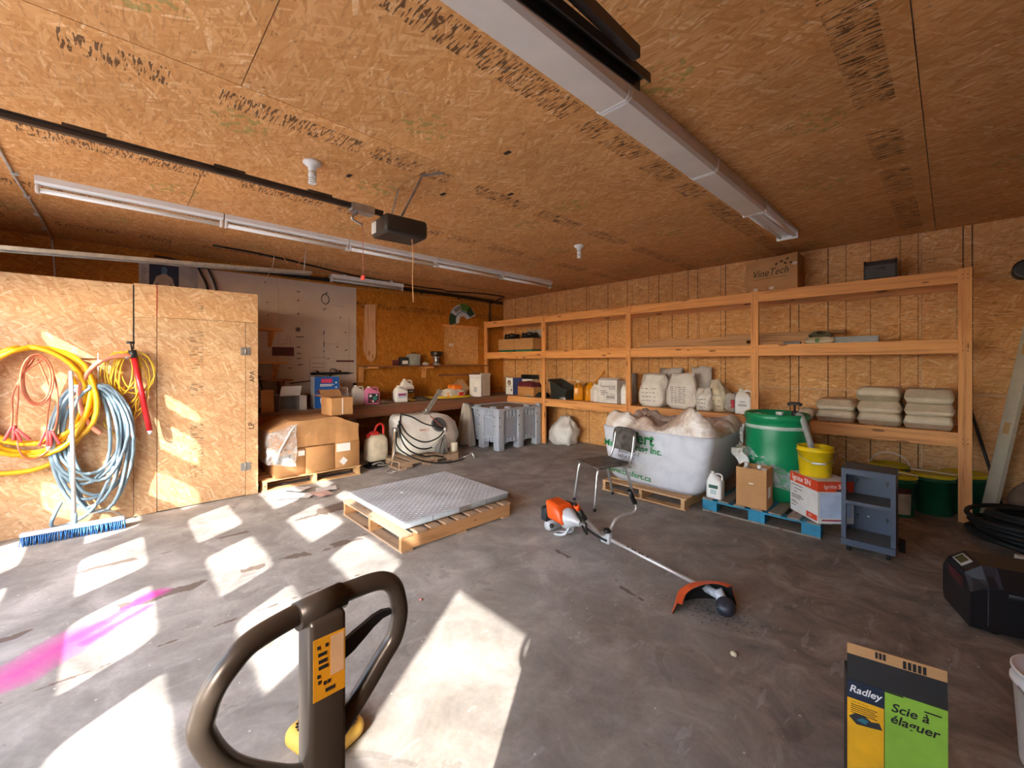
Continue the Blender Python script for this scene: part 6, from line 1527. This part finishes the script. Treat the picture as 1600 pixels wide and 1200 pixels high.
# brush cutter
M['stihl_o'] = plain('engine_orange', '#e2571c', .35, 0, .06); M['cut_grey'] = plain('engine_grey', '#b9bcc0', .4, .1, .06); M['alu'] = plain('bare_tube', '#c3bfba', .35, .5, .06)
t = thing('brush_cutter', 'orange and grey brush cutter with bike handles lying across the floor', 'brush cutter', (-1.89, 2.79, 0))
O = (-1.89, 2.79, 0)
A, B = Vector((-2.30,2.89,.16)), Vector((-1.03,2.735,.075)); d = (B-A).normalized()
MB().cyl(A, B, .0145, seg=12).build('shaft', M['alu'], t, O)
n2 = Vector((-d.y, d.x, 0))
for k in range(9):
    p = A + d*(.62+.022*k); MB().box(-.007,.007,-.0025,.0025,-.004,.004).xf(Matrix.Translation(p+Vector((0,0,.0145))+n2*-.004)).build('shaft_letter', M['ink'], t, O) if k in (0,2,3,5,6,8) else None
E = TR(-2.40, 2.90, .0, rz=math.atan2(d.y, d.x))
mb = MB().bbox(-.11,.10,-.11,.10,.14,.29,.04,3); mb.warp(lambda p: Vector((p.x-.04*max(0,(p.z-.2))/.09, p.y*(1-.12*max(0,p.z-.2)/.09), p.z-(.05*max(0,p.x)/.1)+.012*math.sin(p.x*30))));
crumple(mb, .008, 9, 1).xf(E).build('engine_cover', M['stihl_o'], t, O)
MB().bbox(-.175,-.095,-.105,.09,.085,.225,.022).xf(E).build('air_filter', M['black'], t, O)
for k in range(4): MB().box(-.165+.018*k,-.157+.018*k,-.108,-.104,.10,.21).xf(E).build('filter_rib', plain('rib_grey','#3c3f45',.5), t, O)
mb = MB()
for k in range(5): mb.box(-.15+.0,-.12,-.113,-.108,.12+.022*k,.13+.022*k)
MB().bbox(-.08,.09,.09,.13,.08,.26,.02).xf(E).build('muffler_guard', M['black'], t, O)
MB().bbox(-.15,-.06,-.10,.08,.01,.10,.03).xf(E).build('fuel_tank', M['cut_grey'], t, O)
MB().loft([[(x, r*math.cos(a), .155+r*math.sin(a)*1.1) for a in [2*PI*k/14 for k in range(14)]] for x, r in ((.06,.085),(.10,.082),(.15,.05),(.19,.03),(.23,.026))]).xf(E).build('clutch_housing', M['cut_grey'], t, O)
MB().tube([(.12,-.03,.10),(.10,-.07,.04),(.0,-.09,.015),(-.02,-.02,.012),(.08,.03,.03),(.13,.0,.09)], .012, 6, smooth=3).xf(E).build('skid_plate', M['cut_grey'], t, O)
MB().lathe([(0,0),(.02,0),(.02,.018),(0,.018)], (0,0,0), 12).xf(E @ TR(-.02,-.10,.085,rx=PI/2)).build('fuel_cap', M['black'], t, O)
J = Vector((-1.886,2.835,.125))
MB().bbox(-.045,.045,-.03,.03,-.03,.055,.012).xf(TR(J.x,J.y,J.z,rz=math.atan2(d.y,d.x))).build('handle_clamp', M['cut_grey'], t, O)
MB().lathe([(0,0),(.03,0),(.034,.012),(.02,.03),(0,.03)], (J.x,J.y,J.z+.055), 12).build('clamp_knob', M['black'], t, O)
MB().tube([(-1.88,2.83,.17),(-1.868,2.87,.215),(-1.855,2.915,.268),(-1.835,2.999,.288),(-1.808,3.10,.286),(-1.80,3.137,.325),(-1.804,3.115,.375)], .0125, 9, smooth=5).build('handlebar', M['alu'], t, O)
MB().tube([(-1.804,3.118,.365),(-1.819,3.055,.482)], .019, 10).build('grip', M['black'], t, O)
MB().tube([(-1.892,2.80,.17),(-1.897,2.755,.187),(-1.913,2.69,.25),(-1.925,2.64,.30),(-1.933,2.60,.338)], .0125, 9, smooth=5).build('handlebar', M['alu'], t, O)
MB().tube([(-1.931,2.605,.33),(-1.946,2.545,.415)], .021, 10).build('control_grip', M['black'], t, O)
MB().tube([(-1.946,2.545,.415),(-1.953,2.52,.452)], .021, 10).build('orange_switch', M['stihl_o'], t, O)
MB().tube([(-1.953,2.518,.455),(-1.955,2.508,.47)], .012, 8).build('stop_button', M['black'], t, O)
MB().tube([(-1.945,2.56,.39),(-1.98,2.60,.33),(-1.985,2.63,.29)], .008, 7).build('throttle_lever', M['black'], t, O)
MB().tube([(-1.93,2.61,.33),(-1.97,2.68,.2),(-2.05,2.78,.135),(-2.15,2.86,.15)], .009, 7, smooth=4).tube([(-1.86,2.79,.13),(-1.98,2.80,.14),(-2.1,2.84,.155)], .008, 6, smooth=3).build('throttle_cable', M['black_soft'], t, O)
G = TR(B.x, B.y, 0, rz=math.atan2(d.y, d.x))
MB().cyl((-.05,0,.085),(.04,0,.075),.026,seg=12).cyl((.02,0,.105),(.075,0,.03),.034,.028,12).xf(G).build('gear_head', M['cut_grey'], t, O)
MB().lathe([(0,0),(.042,0),(.053,.01),(.055,.04),(.047,.06),(.025,.07),(0,.07)], (0,0,0), 20).xf(G @ TR(.085,-.02,.02,rx=.55,ry=.25)).build('mowing_head', plain('mower_head', '#2b2d36', .45), t, O)
MB().lathe([(.006,0),(.014,0),(.014,.005),(.006,.005)], (0,0,0), 12, caps=False).xf(G @ TR(.078,-.078,.042,rx=PI/2+.3)).build('head_eyelet', M['white'], t, O)
# shield: a curved guard open towards the mowing head, dark inside
base = [(-1.165,2.46,0),(-1.19,2.56,0),(-1.16,2.68,0),(-1.09,2.775,0),(-1.0,2.83,0),(-.93,2.83,0)]
top_ = [(-1.145,2.485,.06),(-1.175,2.57,.085),(-1.14,2.66,.115),(-1.07,2.735,.13),(-1.0,2.78,.135),(-.945,2.79,.13)]
lip_ = [(-1.12,2.50,.058),(-1.13,2.575,.09),(-1.09,2.645,.122),(-1.04,2.70,.138),(-.995,2.735,.14),(-.955,2.745,.133)]
def guard(off, mat, name):
    c = Vector((-1.02,2.62,.03)); P = [smooth_pts(l, 4) for l in (base, top_, lip_)]
    n = len(P[0]); vs = []
    for k in range(n):
        for l in P:
            p = l[k]; q = (p-c).normalized(); p0 = p + q*off; p0.z = max(p0.z, .001)
            vs.append(p0)
        for l in reversed(P):
            p = l[k]; q = (p-c).normalized(); p0 = p + q*(off+.004); p0.z = max(p0.z, .001)
            vs.append(p0)
    m = 6; fs = [(k*m+i, (k+1)*m+i, (k+1)*m+(i+1)%m, k*m+(i+1)%m) for k in range(n-1) for i in range(m)]
    mb = MB().add(vs, fs, False); mb.f += [tuple(range(m)), tuple((n-1)*m+i for i in reversed(range(m)))]; mb.sm += [False, False]
    return mb.build(name, mat, t, O)
guard(.0045, plain('shield_orange', '#cc5429', .5, 0, .2), 'shield'); guard(0, M['black_soft'], 'shield_lining')
gc = MB(); rnd = random.Random(9)
for k in range(260):
    a, r = rnd.uniform(0, 6.28), abs(rnd.gauss(0, .10)); x, y = -1.03+.03+r*math.cos(a)*1.1, 2.65+r*math.sin(a)*.8
    h = .004; w = rnd.uniform(.003,.008); gc.add([(x-w,y-w*.4,.001),(x+w,y-w*.5,.001),(x,y+w,.001),(x,y,h)], [(0,1,3),(1,2,3),(2,0,3)])
o = single('grass_clippings', gc, plain('dried_clippings', '#4a4a44', .95), 'dried dark grass clippings scattered on the floor around the mowing head', 'clippings', (-1,2.65,0)); o['kind'] = 'stuff'
# small debris
for k, (x, y, s, c, lab) in enumerate(((-.78,2.34,.016,'#cfc3a0','tan pebble on the floor in front of the mowing head'),(-2.35,1.42,.012,'#c98a84','small pink scrap on the floor beside the pallet jack handle'))):
    single('pebble', crumple(MB().lathe([(0,0),(s,.2*s),(s*1.1,.6*s),(.6*s,1.1*s),(0,1.2*s)], (x,y,0), 8), .004, 60, k), plain('pebble', c, .8), lab, 'pebble', (x,y,0))
# saw carton in the foreground
t = thing('pruning_saw_carton', 'black carton printed green and yellow for a pruning saw, top flap raised', 'box', (-.138, 1.930, 0), .219)
bw, bd, bh = .1245, .052, .43
sb = plain('matt_black_print', '#262322', .6)
mb = MB().box(-bw,bw,-bd,-bd+.003,0,bh).box(-bw,bw,bd-.003,bd,0,bh).box(-bw,-bw+.003,-bd+.003,bd-.003,0,bh).box(bw-.003,bw,-bd+.003,bd-.003,0,bh).box(-bw,bw,-bd,bd,-.0,.003)
mb.build('carton', sb, t)
MB().box(-bw,bw,-bd+.003,bd-.003,bh-.006,bh-.003).build('inner_flap', sb, t)
fl = TR(0,-bd+.002,bh,rx=-.06)
MB().box(-bw,bw,-.003,0,0,.085).xf(fl).build('top_flap', sb, t); MB().box(-bw,bw,-.0031,.0002,.085,.12).xf(fl).build('flap_tuck', M['card'], t)
mb = MB()
for k in range(5): mb.box(.02+.012*k,.028+.012*k,-.0045,-.003,.088,.112)
for k in range(3): mb.box(-.05+.01*k,-.043+.01*k,-.0045,-.003,.095,.115)
mb.xf(fl).build('printed_marks', M['ink'], t)['kind'] = 'stuff'
y_ = -bd-.0012
MB().box(-bw,-.028,y_,-bd,bh-.065,bh-.002).build('navy_panel', plain('navy_print', '#1d2638', .6), t)
MB().box(-bw,-.028,y_,-bd,.05,bh-.066).build('yellow_panel', plain('yellow_print', '#e9a916', .6), t)
MB().box(-.026,bw,y_,-bd,.05,bh-.002).build('green_panel', plain('lime_print', '#8bb43a', .6), t)
text('Radley', .034, M['white_ink'], t, face_negY(-.078,y_-.001,bh-.032), shear=.25, bold=.0006, sx=.92)
for s_, z in (('Scie à', bh-.05), ('élaguer', bh-.088)): text(s_, .04, M['ink'], t, face_negY(.035 if 'S' in s_ else .045,y_-.001,z), shear=.2, bold=.0008)
text('Lame de 14 po', .008, M['ink'], t, face_negY(-.092,y_-.001,bh-.075))
mb = MB()
for k in range(5): mb.box(-.115,-.045-.006*(k%2),y_-.001,y_,bh-.086-.007*k,bh-.084-.007*k)
mb.box(.07,.11,y_-.001,y_,bh-.03,bh-.026)
mb.build('printed_lines', M['ink'], t)['kind'] = 'stuff'
MB().prism([(-.12,.30),(-.105,.315),(-.08,.318),(-.06,.305),(-.04,.31),(-.032,.29),(-.06,.285),(-.1,.28)], 'y', y_-.001, y_).build('printed_saw', M['label_dark'], t)
MB().prism([(-.1,.295),(-.085,.308),(-.068,.305),(-.075,.29)], 'y', y_-.002, y_-.001).build('printed_grip', plain('teal_print3', '#2f6f7c', .6), t)
MB().box(-.026,.02,y_-.0008,y_+.0,bh-.006,bh-.002).build('hand_hole', M['ink'], t)
bucket('white_bucket', 'white plastic bucket at the bottom right corner of the room view', (.31, 2.54, 0), .125, .145, .36, M['white'], .5, None, None, 'front', plain('brown_water', '#a3876a', .5))
# pallet jack
K = .588; XJ, YJ = -1.03*K, .35*K
t = thing('pallet_jack', 'dark grey pallet jack with a looped handle in the foreground', 'pallet jack', (XJ, YJ, 0))
O = (XJ, YJ, 0)
SCJ = Matrix.Translation((0, 0, 1.53*(1-K))) @ Matrix.Scale(K, 4)
M['jack'] = plain('jack_grey', '#54493f', .32, .45, .06); M['jack_yellow'] = plain('jack_yellow', '#d9a431', .45, 0, .1)
xb = -1.03; r = .0235
loop = [(xb,.335,.565),(xb,.27,.60),(xb+.03,.165,.715),(xb+.045,.118,.816),(xb+.045,.121,.86),(xb+.045,.135,.895),(xb+.043,.162,.928),(xb+.03,.21,.953),(xb-.005,.33,.955),(xb-.02,.45,.952),(xb-.022,.515,.945),(xb-.02,.548,.92),(xb-.015,.560,.875),(xb-.01,.560,.835),(xb-.01,.545,.785),(xb-.01,.514,.750),(xb-.005,.463,.699),(xb,.411,.652),(xb,.36,.606)]
def jb(mb, name, mat, parent=None): return mb.xf(SCJ).build(name, mat, parent or t, O)
jb(MB().tube(loop, r, 14, smooth=7), 'handle_loop', M['jack'])
jb(MB().tube([(xb+.008,.295,.953),(xb-.012,.405,.953)], .031, 16), 'sleeve', M['jack'])
jb(MB().bbox(xb-.045,xb+.045,.312,.396,-.5,.945,.012), 'mast', M['jack'])
jb(MB().box(xb+.0451,xb+.0465,.319,.390,.765,.905), 'warning_label', plain('amber_warning', '#e0991c', .5))
jb(MB().box(xb+.0465,xb+.0472,.357,.387,.81,.90), 'pictogram_panel', plain('pale_amber', '#dcae80', .5))
mb = MB()
for z, y0, y1 in ((.885,.327,.333),(.885,.345,.351),(.868,.329,.348),(.852,.330,.349),(.838,.330,.35),(.82,.327,.333),(.806,.329,.335),(.80,.341,.347),(.80,.350,.356),(.782,.345,.366)): mb.box(xb+.0472,xb+.048,y0,y1,z-.004,z+.004)
jb(mb, 'label_marks', M['ink'])['kind'] = 'stuff'
jb(MB().loft([[(xb-.006,y,z-h),(xb+.006,y,z-h),(xb+.006,y,z+h),(xb-.006,y,z+h)] for y, z, h in ((.385,.815,.022),(.43,.835,.022),(.455,.848,.018),(.48,.862,.014),(.505,.870,.010),(.53,.868,.006))], smooth=False), 'release_lever', M['black'])
jb(MB().cyl((xb+.046,.345,.905),(xb+.05,.345,.905),.006,seg=10), 'rivet', M['steel']) if False else None
x = XJ+.03
MB().lathe([(0,.0),(.06,.0),(.065,.05),(.06,.16),(.04,.2),(.0,.21)], (x,YJ,.13), 20).build('pump_body', M['jack_yellow'], t, O)
MB().bbox(x+.05,x+.14,YJ-.12,YJ+.12,.05,.40,.02).build('head_frame', M['jack_yellow'], t, O)
for s in (-1, 1): MB().cyl((x,YJ+s*.02,.09),(x,YJ+s*.07,.09),.09,seg=24).build('steer_wheel', M['black_soft'], t, O)
MB().cyl((x,YJ-.1,.09),(x,YJ+.1,.09),.02,seg=10).build('axle', M['dark_steel'], t, O)
for y in (YJ-.19, YJ+.19):
    f = MB().bbox(x+.10,x+1.2,y-.08,y+.08,.06,.115,.02).build('fork', M['jack_yellow'], t, O)
    MB().cyl((x+1.05,y-.05,.04),(x+1.05,y+.05,.04),.04,seg=16).build('load_roller', M['black_soft'], f, O)
MB().bbox(x+.06,x+.14,YJ-.27,YJ+.27,.06,.115,.02).build('fork_bridge', M['jack_yellow'], t, O)
# yellow pad behind the jack
t = thing('yellow_pad', 'yellow padded thing with a dark stitched edge on the floor behind the pallet jack mast', 'pad', (-1.74, .63, 0), .30)
MB().bbox(-.13,.12,-.13,.09,0,.085,.06,4).build('pad', plain('pad_yellow', '#dcb04a', .6, 0, .1), t)
mb = MB()
for k in range(44):
    a = 2*PI*k/44; c, s = math.cos(a), math.sin(a); e = (abs(c)**5+abs(s)**5)**(-.2)
    mb.box(.005+c*e*.10-.006, .005+c*e*.10+.006, -.02+s*e*.08-.005, -.02+s*e*.08+.005, .084, .0865)
mb.build('stitching', M['ink'], t)['kind'] = 'stuff'
